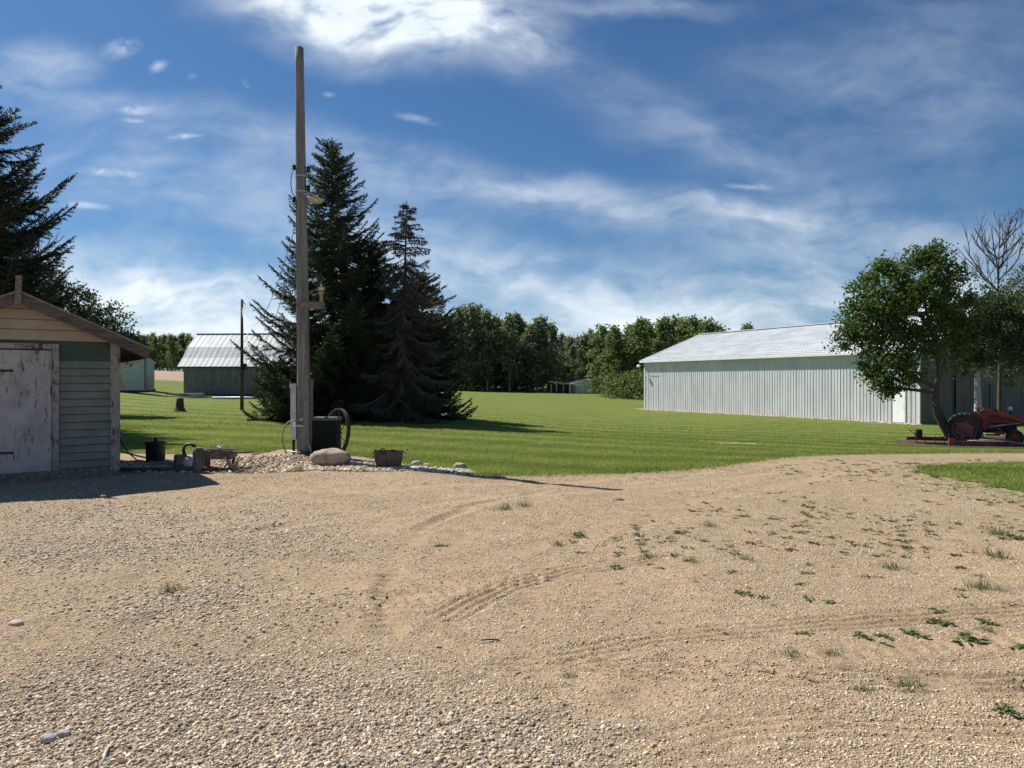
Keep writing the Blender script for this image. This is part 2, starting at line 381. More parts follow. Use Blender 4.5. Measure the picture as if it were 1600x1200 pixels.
for _ in range(3):
    _P = np.pad(_Z, 1, mode='edge'); _Z = (_P[:-2, 1:-1]+_P[2:, 1:-1]+_P[1:-1, :-2]+_P[1:-1, 2:]+2*_Z)/6
def tz(x, y):
    x = np.asarray(x, float); y = np.asarray(y, float); yc = np.clip(y, 4, 3000)
    u = np.clip((x/yc*F_PX+800-_U[0])/(_U[1]-_U[0]), 0, 79.999); l = np.clip((np.log(yc)-_L[0])/(_L[1]-_L[0]), 0, 148.999)
    i = u.astype(int); j = l.astype(int); a = u-i; b = l-j
    z = (_Z[j, i]*(1-a)+_Z[j, i+1]*a)*(1-b)+(_Z[j+1, i]*(1-a)+_Z[j+1, i+1]*a)*b
    mound = .13*np.exp(-((x+4.35)/1.1)**2-((y-14.5)/.55)**2)+.06*np.exp(-((x+5.4)/1.3)**2-((y-14.2)/.5)**2)
    return z+mound
def tzf(x, y): return float(tz(x, y))
def P(px, py, D): return ((px-800)/F_PX*D, D, EYE+(HZ-py)/F_PX*D)
def G(px, py):
    u, v = (px-800)/F_PX, (HZ-py)/F_PX; D = 2.0; st = .05
    while D < 800:
        if EYE+v*D <= tzf(u*D, D): break
        D += st; st = max(.05, D*.004)
    return (u*D, D, tzf(u*D, D))
def on(px, D): x = (px-800)/F_PX*D; return (x, D, tzf(x, D))
def pip(x, y, poly):
    ins = np.zeros(np.shape(x), bool); n = len(poly)
    for i in range(n):
        x1, y1 = poly[i]; x2, y2 = poly[i-1]
        if y1 == y2: continue
        c = ((y1 > y) != (y2 > y)) & (x < (x2-x1)*(y-y1)/(y2-y1)+x1); ins ^= c
    return ins
def segdist(x, y, path):
    best = np.full(np.shape(x), 1e9); sg = np.zeros(np.shape(x)); al = np.zeros(np.shape(x)); acc_ = 0
    for (x1, y1), (x2, y2) in zip(path[:-1], path[1:]):
        dx, dy = x2-x1, y2-y1; L = math.hypot(dx, dy)
        t = np.clip(((x-x1)*dx+(y-y1)*dy)/L**2, 0, 1); px_, py_ = x1+t*dx, y1+t*dy
        d = np.hypot(x-px_, y-py_); s_ = ((x-x1)*dy-(y-y1)*dx)/L
        k = d < best; best = np.where(k, d, best); sg = np.where(k, s_, sg); al = np.where(k, acc_+t*L, al); acc_ += L
    return best, sg, al
edge_px = [(-400, 706), (100, 708), (190, 709), (300, 709), (400, 709), (440, 702), (500, 703), (560, 714), (620, 724), (700, 737), (760, 742), (860, 742),
           (1000, 737), (1060, 733), (1120, 727), (1170, 720), (1230, 713), (1300, 710), (1380, 709), (1480, 708), (1620, 708), (1900, 707)]
LAWN = [G(a, b)[:2] for a, b in edge_px]; LAWN = LAWN+[(900, LAWN[-1][1]), (900, 2600), (-900, 2600), (-900, LAWN[0][1])]
SOIL_SHADE = [G(a, b)[:2] for a, b in [(1385, 690), (1420, 684), (1470, 681), (1700, 681), (1700, 703), (1600, 702), (1500, 700), (1420, 696)]]
PATCH = [G(a, b)[:2] for a, b in [(1424, 731), (1480, 728), (1560, 725), (1700, 722), (2100, 722), (2100, 800), (1700, 790), (1600, 774), (1530, 762), (1470, 746)]]
FIELD = [(-90, 96), (-38, 98), (-30, 104), (-28, 250), (-300, 250), (-300, 96)]

def grow(a, b, step, far, g):
    out = []; v = b; s_ = step
    while v < far: s_ *= g; v += s_; out.append(v)
    return out
def axis(spans, lo, hi, g):
    c = []
    for a, b, s_ in spans: c += list(np.arange(a, b, s_))
    c.append(spans[-1][1])
    right = grow(0, c[-1], spans[-1][2], hi, g); left = [-v for v in grow(0, -c[0], spans[0][2], -lo, g)][::-1]
    return np.array(left+c+right)
XS = axis([(-9, -3.2, .035), (-3.2, 5.2, .016), (5.2, 11, .035)], -2500, 2500, 1.05)
YS = axis([(2.4, 7.5, .016), (7.5, 16, .035)], -60, 2700, 1.035)
GX, GY = np.meshgrid(XS, YS)

def coarse_mask(x, y):
    e = lambda cx, cy, rx, ry: np.exp(-((x-cx)/rx)**2-((y-cy)/ry)**2)
    m_ = 1.1*e(-2.0, 3.3, 1.25, .85)+.62*e(-3.6, 7.2, 2.2, 1.1)+.42*e(-2.2, 5.4, 1.3, .55)+.35*e(-4.6, 9.2, 2.6, 1.0)+.5*e(-.6, 3.2, .9, .45)
    bed = np.exp(-((y-13.9)/.75)**4)*(1/(1+np.exp(np.clip((x+1.1)*4, -50, 50))))*1.2+.25*e(-5, 12.4, 2, .7)
    n = fbm(x, y, 1.1, 4, 2)
    return np.clip(np.maximum(m_, bed)*(.45+1.1*n)+.10*(n-.45), 0, 1)
# tyre tracks: traced along the yard, two kinds of tread
def W(pts): return [G(a, b)[:2] for a, b in pts]
TRACKS = [  # path, width, depth, kind
    (W([(815, 1042), (900, 1046), (1060, 1050), (1330, 1068), (1600, 1080), (1900, 1090)]), .34, .008, 'rib'),
    (W([(905, 1022), (1000, 1006), (1150, 990), (1300, 975), (1470, 962), (1700, 950)]), .28, .007, 'rib'),
    (W([(760, 1185), (860, 1150), (950, 1110), (1040, 1062), (1100, 1030)]), .34, .009, 'bar'),
    (W([(1480, 1080), (1700, 1080)]), .3, .006, 'rib'),
    (W([(1000, 1200), (1150, 1150), (1330, 1135), (1600, 1150)]), .30, .006, 'rib'),
    (W([(600, 980), (608, 940), (612, 880), (640, 840), (720, 800), (800, 775)]), .30, .010, 'bar'),
    (W([(835, 1000), (838, 940), (850, 890), (900, 850), (960, 815)]), .30, .008, 'bar'),
    (W([(950, 960), (940, 930), (945, 900), (980, 860)]), .24, .006, 'bar'),
    (W([(300, 1010), (430, 985), (560, 950), (700, 920), (860, 900)]), .40, .010, 'bar'),
    (W([(80, 1000), (220, 985), (400, 940), (620, 900), (800, 865), (1000, 820)]), .34, .010, 'smooth'),
    (W([(700, 960), (780, 920), (900, 890), (1000, 880)]), .3, .007, 'rib'),
    (W([(380, 838), (600, 800), (760, 778), (950, 765), (1150, 745), (1400, 722)]), .34, .014, 'smooth'),
    (W([(250, 800), (500, 772), (700, 758), (900, 752), (1100, 738)]), .34, .012, 'smooth'),
    (W([(640, 830), (690, 812), (740, 796)]), .2, .018, 'smooth'),
    (W([(600, 1010), (604, 930), (618, 870), (660, 825), (740, 790), (860, 765)]), .16, .018, 'smooth'),
    (W([(980, 1120), (1100, 1060), (1250, 1030), (1420, 1015), (1620, 1000)]), .30, .008, 'bar'),
    (W([(700, 1200), (800, 1160), (900, 1135), (980, 1100)]), .22, .018, 'smooth'),
    (W([(1050, 870), (1040, 910), (1060, 960)]), .26, .008, 'bar'),
    (W([(0, 880), (200, 850), (420, 830), (560, 800)]), .3, .02, 'smooth'),
    (W([(1050, 790), (1200, 760), (1330, 735), (1480, 718)]), .35, .015, 'smooth'),
]
def relief(x, y):
    h = np.zeros(np.shape(x)); sm = np.zeros(np.shape(x))
    for path, wd, dp, kind in TRACKS:
        xs = [p[0] for p in path]; ys = [p[1] for p in path]
        k = (x > min(xs)-1) & (x < max(xs)+1) & (y > min(ys)-1) & (y < max(ys)+1)
        if not k.any(): continue
        xx, yy_ = x[k], y[k]; jx = (fbm(xx, yy_, 1.5, 3, 7)-.5)*.12
        d, s_, al = segdist(xx+jx, yy_+jx, path); m_ = 1/(1+np.exp((d-wd/2)/.018)); m_ = m_*np.clip(fbm(xx, yy_, .9, 3, 9)*2-.2, 0, 1)
        if kind == 'rib': t_ = (np.cos(2*math.pi*s_/.085)-.3)*dp*1.7
        elif kind == 'bar': t_ = np.cos(2*math.pi*(al+np.abs(s_)*.35)/.115)*dp*.8
        else: t_ = -dp*(.6+.4*np.cos(math.pi*s_/wd))
        rim = .010*np.exp(-((d-wd/2-.05)/.05)**2)
        h[k] += m_*t_+rim*.7*np.clip(fbm(xx, yy_, .7, 2, 4)*2-.6, 0, 1); sm[k] = np.maximum(sm[k], m_*(1 if kind == 'smooth' else .8))
    fade = np.clip((17-y)/4, 0, 1)*np.clip((13-np.abs(x))/4, 0, 1)
    h += ((fbm(x, y, .45, 3, 1)-.5)*.06+(fbm(x, y, 2.2, 4, 3)-.5)*.028+(fbm(x, y, 14, 3, 6)-.5)*.010)*np.clip((y-1)/2, 0, 1)
    return h*fade, sm*fade
REL, SMO = relief(GX, GY)
inL = pip(GX+(fbm(GX, GY, 1.2, 4, 21)-.5)*.35, GY+(fbm(GX, GY, 1.5, 4, 23)-.5)*.30, LAWN)
inP = pip(GX+(fbm(GX, GY, 1.4, 4, 25)-.5)*1.5, GY+(fbm(GX, GY, 1.6, 4, 27)-.5)*1.1, PATCH)
inF = pip(GX, GY+(fbm(GX, GY, .3, 3, 31)-.5)*3, FIELD)
ZB = tz(GX, GY); GZ = ZB+REL*(~(inL | inP))
def gz(x, y):
    r_, _ = relief(np.atleast_1d(np.asarray(x, float)), np.atleast_1d(np.asarray(y, float))); return tz(x, y)+r_
def grid_mesh(name, Z, mask=None, attrs=None):
    ny, nx = GX.shape; idx = np.arange(ny*nx).reshape(ny, nx)
    q = np.stack([idx[:-1, :-1], idx[:-1, 1:], idx[1:, 1:], idx[1:, :-1]], -1).reshape(-1, 4)
    V = np.stack([GX, GY, Z], -1).reshape(-1, 3)
    if mask is not None:
        mk = mask.ravel(); q = q[mk[q].all(1)]; used = np.unique(q); re = np.full(len(V), -1); re[used] = np.arange(len(used))
        V = V[used]; q = re[q]
    mb = MB().add(V, q); me = mb.mesh(name, True)
    for k, a in (attrs or {}).items():
        at = me.attributes.new(k, 'FLOAT', 'POINT'); a = a.ravel()
        at.data.foreach_set('value', (a[used] if mask is not None else a).astype(np.float32))
    return me
# ground material
m, t = newmat('gravel_ground')
pos = t.new('ShaderNodeNewGeometry').outputs['Position']
ca = t.new('ShaderNodeAttribute', attribute_name='coarse').outputs['Fac']; sa = t.new('ShaderNodeAttribute', attribute_name='smooth').outputs['Fac']
ga = t.new('ShaderNodeAttribute', attribute_name='weedy').outputs['Fac']
v1 = t.new('ShaderNodeTexVoronoi'); t.l.new(pos, v1.inputs[0]); v1.inputs['Scale'].default_value = 62
v2 = t.new('ShaderNodeTexVoronoi'); t.l.new(pos, v2.inputs[0]); v2.inputs['Scale'].default_value = 27
s1 = t.new('ShaderNodeSeparateColor'); t.l.new(v1.outputs['Color'], s1.inputs[0])
s2 = t.new('ShaderNodeSeparateColor'); t.l.new(v2.outputs['Color'], s2.inputs[0])
big = t.noise(pos, .55, 5, .6); mid = t.noise(pos, 4, 6, .65); mic = t.noise(pos, 55, 5, .7)
sand = t.mix(t.ramp(big, .35, .65), (.49, .36, .225), (.41, .30, .19))
sand = t.mix(t.ramp(mid, .42, .72), sand, (.33, .24, .155))
sand = t.mix(t.m('MULTIPLY', t.ramp(mic, .46, .62), .7), sand, (.17, .12, .08))
stc = t.mix(s1.outputs[0], (.22, .165, .11), (.68, .54, .39)); stc2 = t.mix(s2.outputs[0], (.28, .23, .16), (.64, .55, .41))
isst = t.m('MULTIPLY', t.ramp(s1.outputs[1], .45, .5), t.ramp(v1.outputs['Distance'], .5, .38))
isst = t.m('MULTIPLY', isst, t.m('SUBTRACT', 1, t.m('MULTIPLY', sa, .75)))
col = t.mix(t.m('MULTIPLY', isst, .8), sand, stc)
thr = t.ramp(t.m('ADD', ca, t.m('MULTIPLY', s2.outputs[1], .4)), .45, .6)
col = t.mix(t.m('MULTIPLY', thr, .55), col, (.24, .185, .13))
isb = t.m('MULTIPLY', thr, t.ramp(v2.outputs['Distance'], .55, .42))
col = t.mix(isb, col, stc2)
col = t.mix(t.m('MULTIPLY', sa, .35), col, (.46, .33, .21))
damp = t.m('MULTIPLY', t.ramp(t.noise(pos, 1.7, 6, .7), .55, .68), .6)
col = t.mix(damp, col, (.22, .16, .11))
clod = t.m('MULTIPLY', t.ramp(t.noise(pos, 24, 4, .75), .53, .62), t.ramp(t.noise(pos, 2.6, 4), .35, .6, .25, .75))
col = t.mix(clod, col, (.20, .145, .095))
col = t.mix(t.m('MULTIPLY', ga, t.ramp(t.noise(pos, 9, 5, .7), .42, .58)), col, (.12, .15, .05))
t.set(t.b, 'Base Color', col); t.b.inputs['Roughness'].default_value = .95; t.b.inputs['Specular IOR Level'].default_value = .15
hh = t.m('ADD', t.m('MULTIPLY', isb, t.ramp(v2.outputs['Distance'], .6, .0)), t.m('MULTIPLY', t.m('MULTIPLY', isst, t.ramp(v1.outputs['Distance'], .5, 0)), .55))
hh = t.m('ADD', hh, t.m('MULTIPLY', mic, .8)); hh = t.m('ADD', hh, t.m('MULTIPLY', t.noise(pos, 20, 6, .75), 1.1))
t.l.new(t.bump(hh, .9, .016), t.b.inputs['Normal']); M['ground'] = m
CO = coarse_mask(GX, GY)
dL = np.minimum(*(segdist(GX, GY, p_)[0] for p_ in (LAWN[:len(edge_px)], PATCH+[PATCH[0]])))
WE = np.clip(1.1*np.exp(-dL/.35), 0, 1)*np.where(GX > 1.5, 1, .25)+.55*np.exp(-((GX-12)/5)**2-((GY-17)/3)**2)+.22*np.exp(-((GX-5)/4)**2-((GY-9.5)/3)**2)
ZG = GZ-.16*(inL & (GY > 17) | (inP & (GY > 17)))
me = grid_mesh('ground', GZ, None, {'coarse': CO, 'smooth': SMO, 'weedy': np.clip(WE, 0, 1)}); me.materials.append(M['ground'])
gnd = link(bpy.data.objects.new('ground', me)); tag(gnd, 'tan gravel and dirt yard with tyre tracks', kind='structure')

def lawncol(t, gain=1.0):
    pos = t.new('ShaderNodeNewGeometry').outputs['Position']
    sp = t.new('ShaderNodeSeparateXYZ'); t.l.new(pos, sp.inputs[0])
    wob = t.m('MULTIPLY', t.noise(pos, .10, 3), 7.0)
    st1 = t.m('SINE', t.m('ADD', t.m('MULTIPLY', t.m('ADD', t.m('MULTIPLY', sp.outputs[1], .88), t.m('MULTIPLY', sp.outputs[0], .42)), 2.6), wob))
    st2 = t.m('SINE', t.m('ADD', t.m('MULTIPLY', t.m('ADD', t.m('MULTIPLY', sp.outputs[1], .55), t.m('MULTIPLY', sp.outputs[0], -.80)), 4.6), wob))
    stripe = t.ramp(t.m('ADD', t.m('MULTIPLY', st1, .65), t.m('MULTIPLY', st2, .35)), -.8, .8)
    n1 = t.noise(pos, .28, 5, .6); n2 = t.noise(t.map(pos, (.6, 1.3, 1)), 2.2, 6, .65); n3 = t.noise(t.map(pos, (1, .45, 1)), 26, 4, .7)
    col = t.mix(t.ramp(n1, .35, .65), (.125, .175, .030), (.175, .215, .045))
    col = t.mix(t.m('MULTIPLY', stripe, .55), col, (.245, .275, .080))
    col = t.mix(t.m('MULTIPLY', t.ramp(n2, .48, .70), .75), col, (.25, .24, .09))
    col = t.mix(t.m('MULTIPLY', t.ramp(n3, .45, .65), .5), col, (.06, .09, .013))
    col = t.mix(1.0, col, (.86, .88, .82), 'MULTIPLY')
    col = t.mix(1.0, col, t.mix(t.ramp(t.m('ADD', t.m('MULTIPLY', st1, t.ramp(n1, .35, .65, .15, .6)), t.m('MULTIPLY', t.m('SUBTRACT', n2, .5), 1.6)), -.7, .7), (.84, .88, .82), (1.07, 1.04, 1.06)), 'MULTIPLY')
    if gain != 1: col = t.mix(1.0, col, (gain, gain*.96, gain), 'MULTIPLY')
    return col, n2, n3
m, t = newmat('mown_lawn'); col, n2, n3 = lawncol(t)
t.set(t.b, 'Base Color', col); t.b.inputs['Roughness'].default_value = .95; t.b.inputs['Specular IOR Level'].default_value = .1
t.l.new(t.bump(t.m('ADD', n3, t.m('MULTIPLY', n2, .6)), .8, .05), t.b.inputs['Normal']); M['lawn'] = m
inLn = inL & ~inF
me = grid_mesh('lawn', ZB+.010, inLn | inP); me.materials.append(M['lawn'])
lawn = link(bpy.data.objects.new('lawn', me)); tag(lawn, 'mown green lawn sweeping past the spruces to the steel building', kind='structure')
M['soil'] = surf('soil_with_shade', (.05, .032, .022), (.10, .065, .045), 3, .95, .7, 9, dist=.06, c3=(.14, .085, .06))  # bare dirt, its brown kept dark to carry the tree and tractor shade
inS = pip(GX+(fbm(GX, GY, .6, 3, 41)-.5)*.8, GY+(fbm(GX, GY, .7, 3, 43)-.5)*.8, SOIL_SHADE)
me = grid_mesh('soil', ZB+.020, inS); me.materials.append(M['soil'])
tag(link(bpy.data.objects.new('soil', me)), 'bare soil under the leaning tree and the tractor, their shade painted into its dark colour', kind='structure')
M['field'] = surf('ploughed_field', (.26, .175, .125), (.38, .27, .20), .8, .95, .6, 2, dist=.2, c3=(.26, .17, .12))
me = grid_mesh('field', ZB+.016, inF); me.materials.append(M['field'])
tag(link(bpy.data.objects.new('field', me)), 'bare brown field between the white shed and the barn', kind='structure')

# ---------------------------------------------------------------- grass blades, stones
def blades(name, n, region, hgt, wid, mat_, label, seed=1):
    rg = np.random.default_rng(seed); x, y = region(rg, n)
    z = tz(x, y)+.008; n = len(x)
    a = rg.random(n)*2*math.pi; hh_ = hgt*(.55+.8*rg.random(n)); ln = rg.normal(0, .45, (n, 2))*hh_[:, None]; wd = wid*(.6+.8*rg.random(n))
    V = np.zeros((n, 3, 3)); dx, dy = np.cos(a)*wd/2, np.sin(a)*wd/2
    V[:, 0] = np.stack([x-dx, y-dy, z], 1); V[:, 1] = np.stack([x+dx, y+dy, z], 1); V[:, 2] = np.stack([x+ln[:, 0], y+ln[:, 1], z+hh_], 1)
    o = part(name, MB().add(V.reshape(-1, 3), np.arange(n*3).reshape(-1, 3)), mat_); tag(o, label, kind='stuff'); return o
m, t = newmat('grass_blades'); col, _a, _b = lawncol(t, 2.05)
col = t.mix(t.ramp(t.new('ShaderNodeNewGeometry').outputs['Random Per Island'], 0, 1, 0, .3), col, (.13, .18, .03))
t.set(t.b, 'Base Color', col); t.b.inputs['Roughness'].default_value = .7; t.b.inputs['Specular IOR Level'].default_value = .3
tr = t.new('ShaderNodeBsdfTranslucent'); t.l.new(col, tr.inputs[0]); mx = t.new('ShaderNodeMixShader'); mx.inputs[0].default_value = .45
t.l.new(t.b.outputs[0], mx.inputs[1]); t.l.new(tr.outputs[0], mx.inputs[2]); t.l.new(mx.outputs[0], t.o.inputs[0]); M['blade'] = m
def reg_lawn(y0, y1):
    def f(rg, n):
        u = rg.random(n); y = 1/(1/y0+(1/y1-1/y0)*u); x = (rg.random(n)*1.55-.78)*y
        xx = x+(fbm(x, y, 1.2, 4, 21)-.5)*.35; yy_ = y+(fbm(x, y, 1.5, 4, 23)-.5)*.30
        k = pip(xx, yy_, LAWN) & ~(pip(x, y, SOIL_SHADE) & (rg.random(n) < .85)) & (rg.random(n) < np.clip((50-y)/22, .0, 1)); return x[k], y[k]
    return f
blades('grass', 520000, reg_lawn(12.2, 26), .028, .012, M['blade'], 'short mown grass along the near edge of the lawn', 1)
blades('grass', 160000, reg_lawn(24, 50), .028, .030, M['blade'], 'short mown grass in the middle of the lawn', 2)
def reg_patch(rg, n):
    x = 6+rg.random(n)*16; y = 9.5+rg.random(n)*9.5
    k = pip(x+(fbm(x, y, 1.4, 4, 25)-.5)*1.5+rg.normal(0, .08, n), y+(fbm(x, y, 1.6, 4, 27)-.5)*1.1+rg.normal(0, .06, n), PATCH); return x[k], y[k]
blades('grass', 160000, reg_patch, .05, .014, M['blade'], 'short grass on the small lawn patch at the right of the yard', 3)
def reg_edge(rg, n):
    i = rg.integers(8, len(edge_px)-1, n); tt = rg.random(n); A = np.array(LAWN)
    p_ = A[i]*(1-tt)[:, None]+A[i+1]*tt[:, None]+rg.normal(0, .16, (n, 2)); return p_[:, 0], p_[:, 1]
blades('grass', 16000, reg_edge, .055, .014, M['blade'], 'ragged grass fringe where the lawn meets the gravel', 4)

phi = (1+5**.5)/2
ICO = np.array([(-1, phi, 0), (1, phi, 0), (-1, -phi, 0), (1, -phi, 0), (0, -1, phi), (0, 1, phi), (0, -1, -phi), (0, 1, -phi), (phi, 0, -1), (phi, 0, 1), (-phi, 0, -1), (-phi, 0, 1)])/math.hypot(1, phi)
ICF = np.array([(0, 11, 5), (0, 5, 1), (0, 1, 7), (0, 7, 10), (0, 10, 11), (1, 5, 9), (5, 11, 4), (11, 10, 2), (10, 7, 6), (7, 1, 8), (3, 9, 4), (3, 4, 2), (3, 2, 6), (3, 6, 8), (3, 8, 9), (4, 9, 5), (2, 4, 11), (6, 2, 10), (8, 6, 7), (9, 8, 1)])
OCT = np.array([(1, 0, 0), (-1, 0, 0), (0, 1, 0), (0, -1, 0), (0, 0, 1), (0, 0, -1)], float); OCF = np.array([(0, 2, 4), (2, 1, 4), (1, 3, 4), (3, 0, 4), (2, 0, 5), (1, 2, 5), (3, 1, 5), (0, 3, 5)])
def stones(name, x, y, sz, mat_, label, seed=3, sink=.25, flat=(.35, .6), tiny=False):
    rg = np.random.default_rng(seed); n = len(x)
    s_ = np.stack([sz*(.9+.5*rg.random(n)), sz*(.6+.4*rg.random(n)), sz*(flat[0]+(flat[1]-flat[0])*rg.random(n))], 1)/2
    ib, fb, nv_ = (OCT, OCF, 6) if tiny else (ICO, ICF, 12)
    V = ib[None]*s_[:, None]*(1+.24*(rg.random((n, nv_, 1))-.5))
    def rot(V, a, i, j):
        c, s2_ = np.cos(a)[:, None], np.sin(a)[:, None]; A, B = V[..., i]*c-V[..., j]*s2_, V[..., i]*s2_+V[..., j]*c; V[..., i], V[..., j] = A, B
    rot(V, rg.normal(0, .35, n), 1, 2); rot(V, rg.normal(0, .35, n), 0, 2); rot(V, rg.random(n)*6.28, 0, 1)
    z = gz(x, y)+s_[:, 2]*(1-2*sink)
    V += np.stack([x, y, z], 1)[:, None]
    F = (np.arange(n)*nv_)[:, None, None]+fb[None]
    o = part(name, MB().add(V.reshape(-1, 3), F.reshape(-1, 3)), mat_, smooth=True); return tag(o, label, kind='stuff')
rg = np.random.default_rng(42)
def scatter(n, y0, y1, maskf, halfw=.76):
    u = rg.random(n); y = np.exp(math.log(y0)+(math.log(y1/y0))*u) if True else 0
    x = (rg.random(n)*2-1)*halfw*y; k = rg.random(n) < maskf(x, y); return x[k], y[k]
notlawn = lambda x, y: (~pip(x, y, LAWN)) & (~pip(x, y, PATCH))
x, y = scatter(90000, 2.7, 12.5, lambda x, y: np.clip(coarse_mask(x, y)*1.5-.18, 0, 1)*notlawn(x, y))
k = (y < 4.6) & (rg.random(len(x)) < .55)
stones('gravel', x[~k], y[~k], .017*(.6+1.0*rg.random((~k).sum())**2)*(1+.05*y[~k]), M['stones'], 'loose tan and white gravel stones over the left of the yard', 3)
stones('gravel', x[k], y[k], .018*(.6+1.0*rg.random(k.sum())**2), M['stones_dark'], 'mixed grey and brown gravel in the near left corner', 4)
x, y = scatter(230000, 2.7, 14, lambda x, y: np.clip(2.6*fbm(x, y, .8, 4, 8)-.75-.10*np.clip(x, 0, 3), .28, .8)*(1-.9*relief(x, y)[1])*notlawn(x, y))
stones('gravel', x, y, .007+.012*rg.random(len(x))**3+.0011*y, M['stones'], 'fine pebbles scattered over the whole dirt yard', 5, .42, tiny=True)
n = 15000; x = -9+rg.random(n)*8.6; y = 13.0+rg.random(n)*2.3
k = notlawn(x, y) & (rg.random(n) < coarse_mask(x, y)*1.8) ; x, y = x[k], y[k]
stones('gravel', x, y, .035+.05*rg.random(len(x))**1.5, M['stones'], 'coarse gravel bed around the pole and the garden junk', 6, .25)
a = np.array([G(632, 733)[:2], G(668, 736)[:2], G(700, 738)[:2], G(730, 741)[:2]])
i = rg.integers(0, 3, 420); tt = rg.random(420)[:, None]; p_ = a[i]*(1-tt)+a[i+1]*tt+rg.normal(0, 1, (420, 2))*[.10, .10]
p_ = p_+[0, .02]
stones('pebbles', p_[:, 0], p_[:, 1], .05+.06*rg.random(420), M['pebble_white'], 'white pebble border beside the wooden tub planter', 8, .25)
x = rg.uniform(-6.7, -5.6, 40); y = rg.uniform(13.1, 13.6, 40)
stones('pebbles', x, y, .06+.06*rg.random(40), M['pebble_white'], 'pale rubble stones beside the corner of the green shed', 9, .2)
# ---------------------------------------------------------------- trees
def needles(A, B, size, wid, step, seed, spread=.75):
    """bottle-brush needle tufts along many twigs A->B"""
    rg_ = np.random.default_rng(seed); L = np.linalg.norm(B-A, axis=1); cnt = np.maximum(2, (L/step).astype(int))
    ids = np.repeat(np.arange(len(A)), cnt*3); n_ = len(ids); tt_ = rg_.random(n_)
    p0 = A[ids]*(1-tt_)[:, None]+B[ids]*tt_[:, None]
    d = (B-A)/np.maximum(L, 1e-6)[:, None]; d = d[ids]
    o = rg_.normal(0, 1, (n_, 3)); o -= d*(o*d).sum(1, keepdims=True); o /= np.linalg.norm(o, axis=1, keepdims=True)
    dr = d*.8+o*spread+np.array([0, 0, .1]); dr /= np.linalg.norm(dr, axis=1, keepdims=True)
    s_ = np.cross(dr, rg_.normal(0, 1, (n_, 3))); s_ /= np.linalg.norm(s_, axis=1, keepdims=True)
    ln = size*(.7+.6*rg_.random(n_))[:, None]; V = np.stack([p0-s_*wid/2, p0+s_*wid/2, p0+dr*ln], 1)
    return V.reshape(-1, 3), np.arange(n_*3).reshape(-1, 3)
def spruce(name, label, loc, h, rb, seed, mat_=None, dying=False, lean=0.0, z0=.05, rz=0, size=.085, group=None, dens=1.0, power=.8, gap=.0, rough_=0.0):
    rg_ = np.random.default_rng(seed); root = thing(name, label, 'spruce tree', loc, rz, group)
    T0, T1, TW0, TW1 = [], [], [], []; B0, B1, R0, R1 = [], [], [], []
    z = h*z0
    while z < h*.985:
        t_ = z/h; r_ = rb*(1-t_)**power*(1 if t_ > .12 else .8+.2*t_/.12)+.12
        nb = int((6.5 if t_ < .7 else 5)*dens+rg_.random()*2)
        a0 = rg_.random()*6.28
        for k_ in range(nb):
            if rg_.random() < gap: continue
            az = a0+6.283*k_/nb+rg_.normal(0, .22); L = r_*((.62-.25*rough_)+(.52+.5*rough_)*rg_.random())*(1+.13*math.sin(3*az+seed+z*.8)*(.4+.6*(t_ > .2)))
            el = (-.30+.66*t_**1.5)+rg_.normal(0, .09); zz = z+rg_.normal(0, .07)
            if dying: el -= .25
            dh = np.array([math.cos(az), math.sin(az), 0]); m_ = 7
            ss = np.linspace(0, 1, m_+1); sag = (-.16 if t_ < .75 else .05)*L
            up = .24*L*ss**2.4*(0 if dying else 1)
            pts = np.array([0, 0, zz])+dh*(L*ss*math.cos(el))[:, None]+np.array([0, 0, 1])*((L*ss*math.sin(el))+sag*np.sin(math.pi*ss)+up)[:, None]
            pts[:, 0] += lean*pts[:, 2]/h
            B0.append(pts[:-1]); B1.append(pts[1:]); rr = .012+.022*L/rb*(1-ss); R0.append(rr[:-1]); R1.append(rr[1:])
            nt = max(5, int(L/.085*(.75 if dying else 1)))
            for s_ in np.linspace(.16, 1, nt):
                i_ = min(int(s_*m_), m_-1); f = s_*m_-i_; p = pts[i_]*(1-f)+pts[i_+1]*f; d = pts[i_+1]-pts[i_]; d = d/np.linalg.norm(d)
                for sgn in (-1, 1):
                    tl = (.10+.34*L*(1-s_)**.8*min(1, s_*3))*(.6+.7*rg_.random()); tl = min(tl, .75)
                    side = np.array([-dh[1], dh[0], 0])*sgn
                    dd = d*.75+side*.8+np.array([0, 0, rg_.normal(-.25 if t_ < .8 else .2, .2)])
                    if dying: dd[2] -= .45
                    dd = dd/np.linalg.norm(dd); T0.append(p); T1.append(p+dd*tl)
            T0.append(pts[-2]); T1.append(pts[-1]+(pts[-1]-pts[-2])*.25)
        z += (.21+.13*(1-t_))*(h/12)**.35
    T0.append([lean, 0, h*.93]); T1.append([lean, 0, h*1.01])
    A, B = np.array(T0), np.array(T1)
    V, Fc = needles(A, B, size, size*.33, .038 if not dying else .075, seed, .75 if not dying else .9)
    n_ = 14; zz = np.linspace(0, h, n_); tr = MB().tube(np.stack([lean*zz/h, 0*zz, zz-.1], 1), np.maximum(.016*h*(1-zz/h)**.8, .015), 9)
    part('trunk', tr, M['bark_dark'], root, True)
    bm = MB().segs(np.concatenate(B0), np.concatenate(B1), np.concatenate(R0), np.concatenate(R1), 4); bm.segs(A, B, .006 if not dying else .010, .003)
    part('branches', bm, M['twig'] if dying else M['bark_dark'], root)
    part('crown', MB().add(V, Fc), mat_ or M['spruce'], root); return root
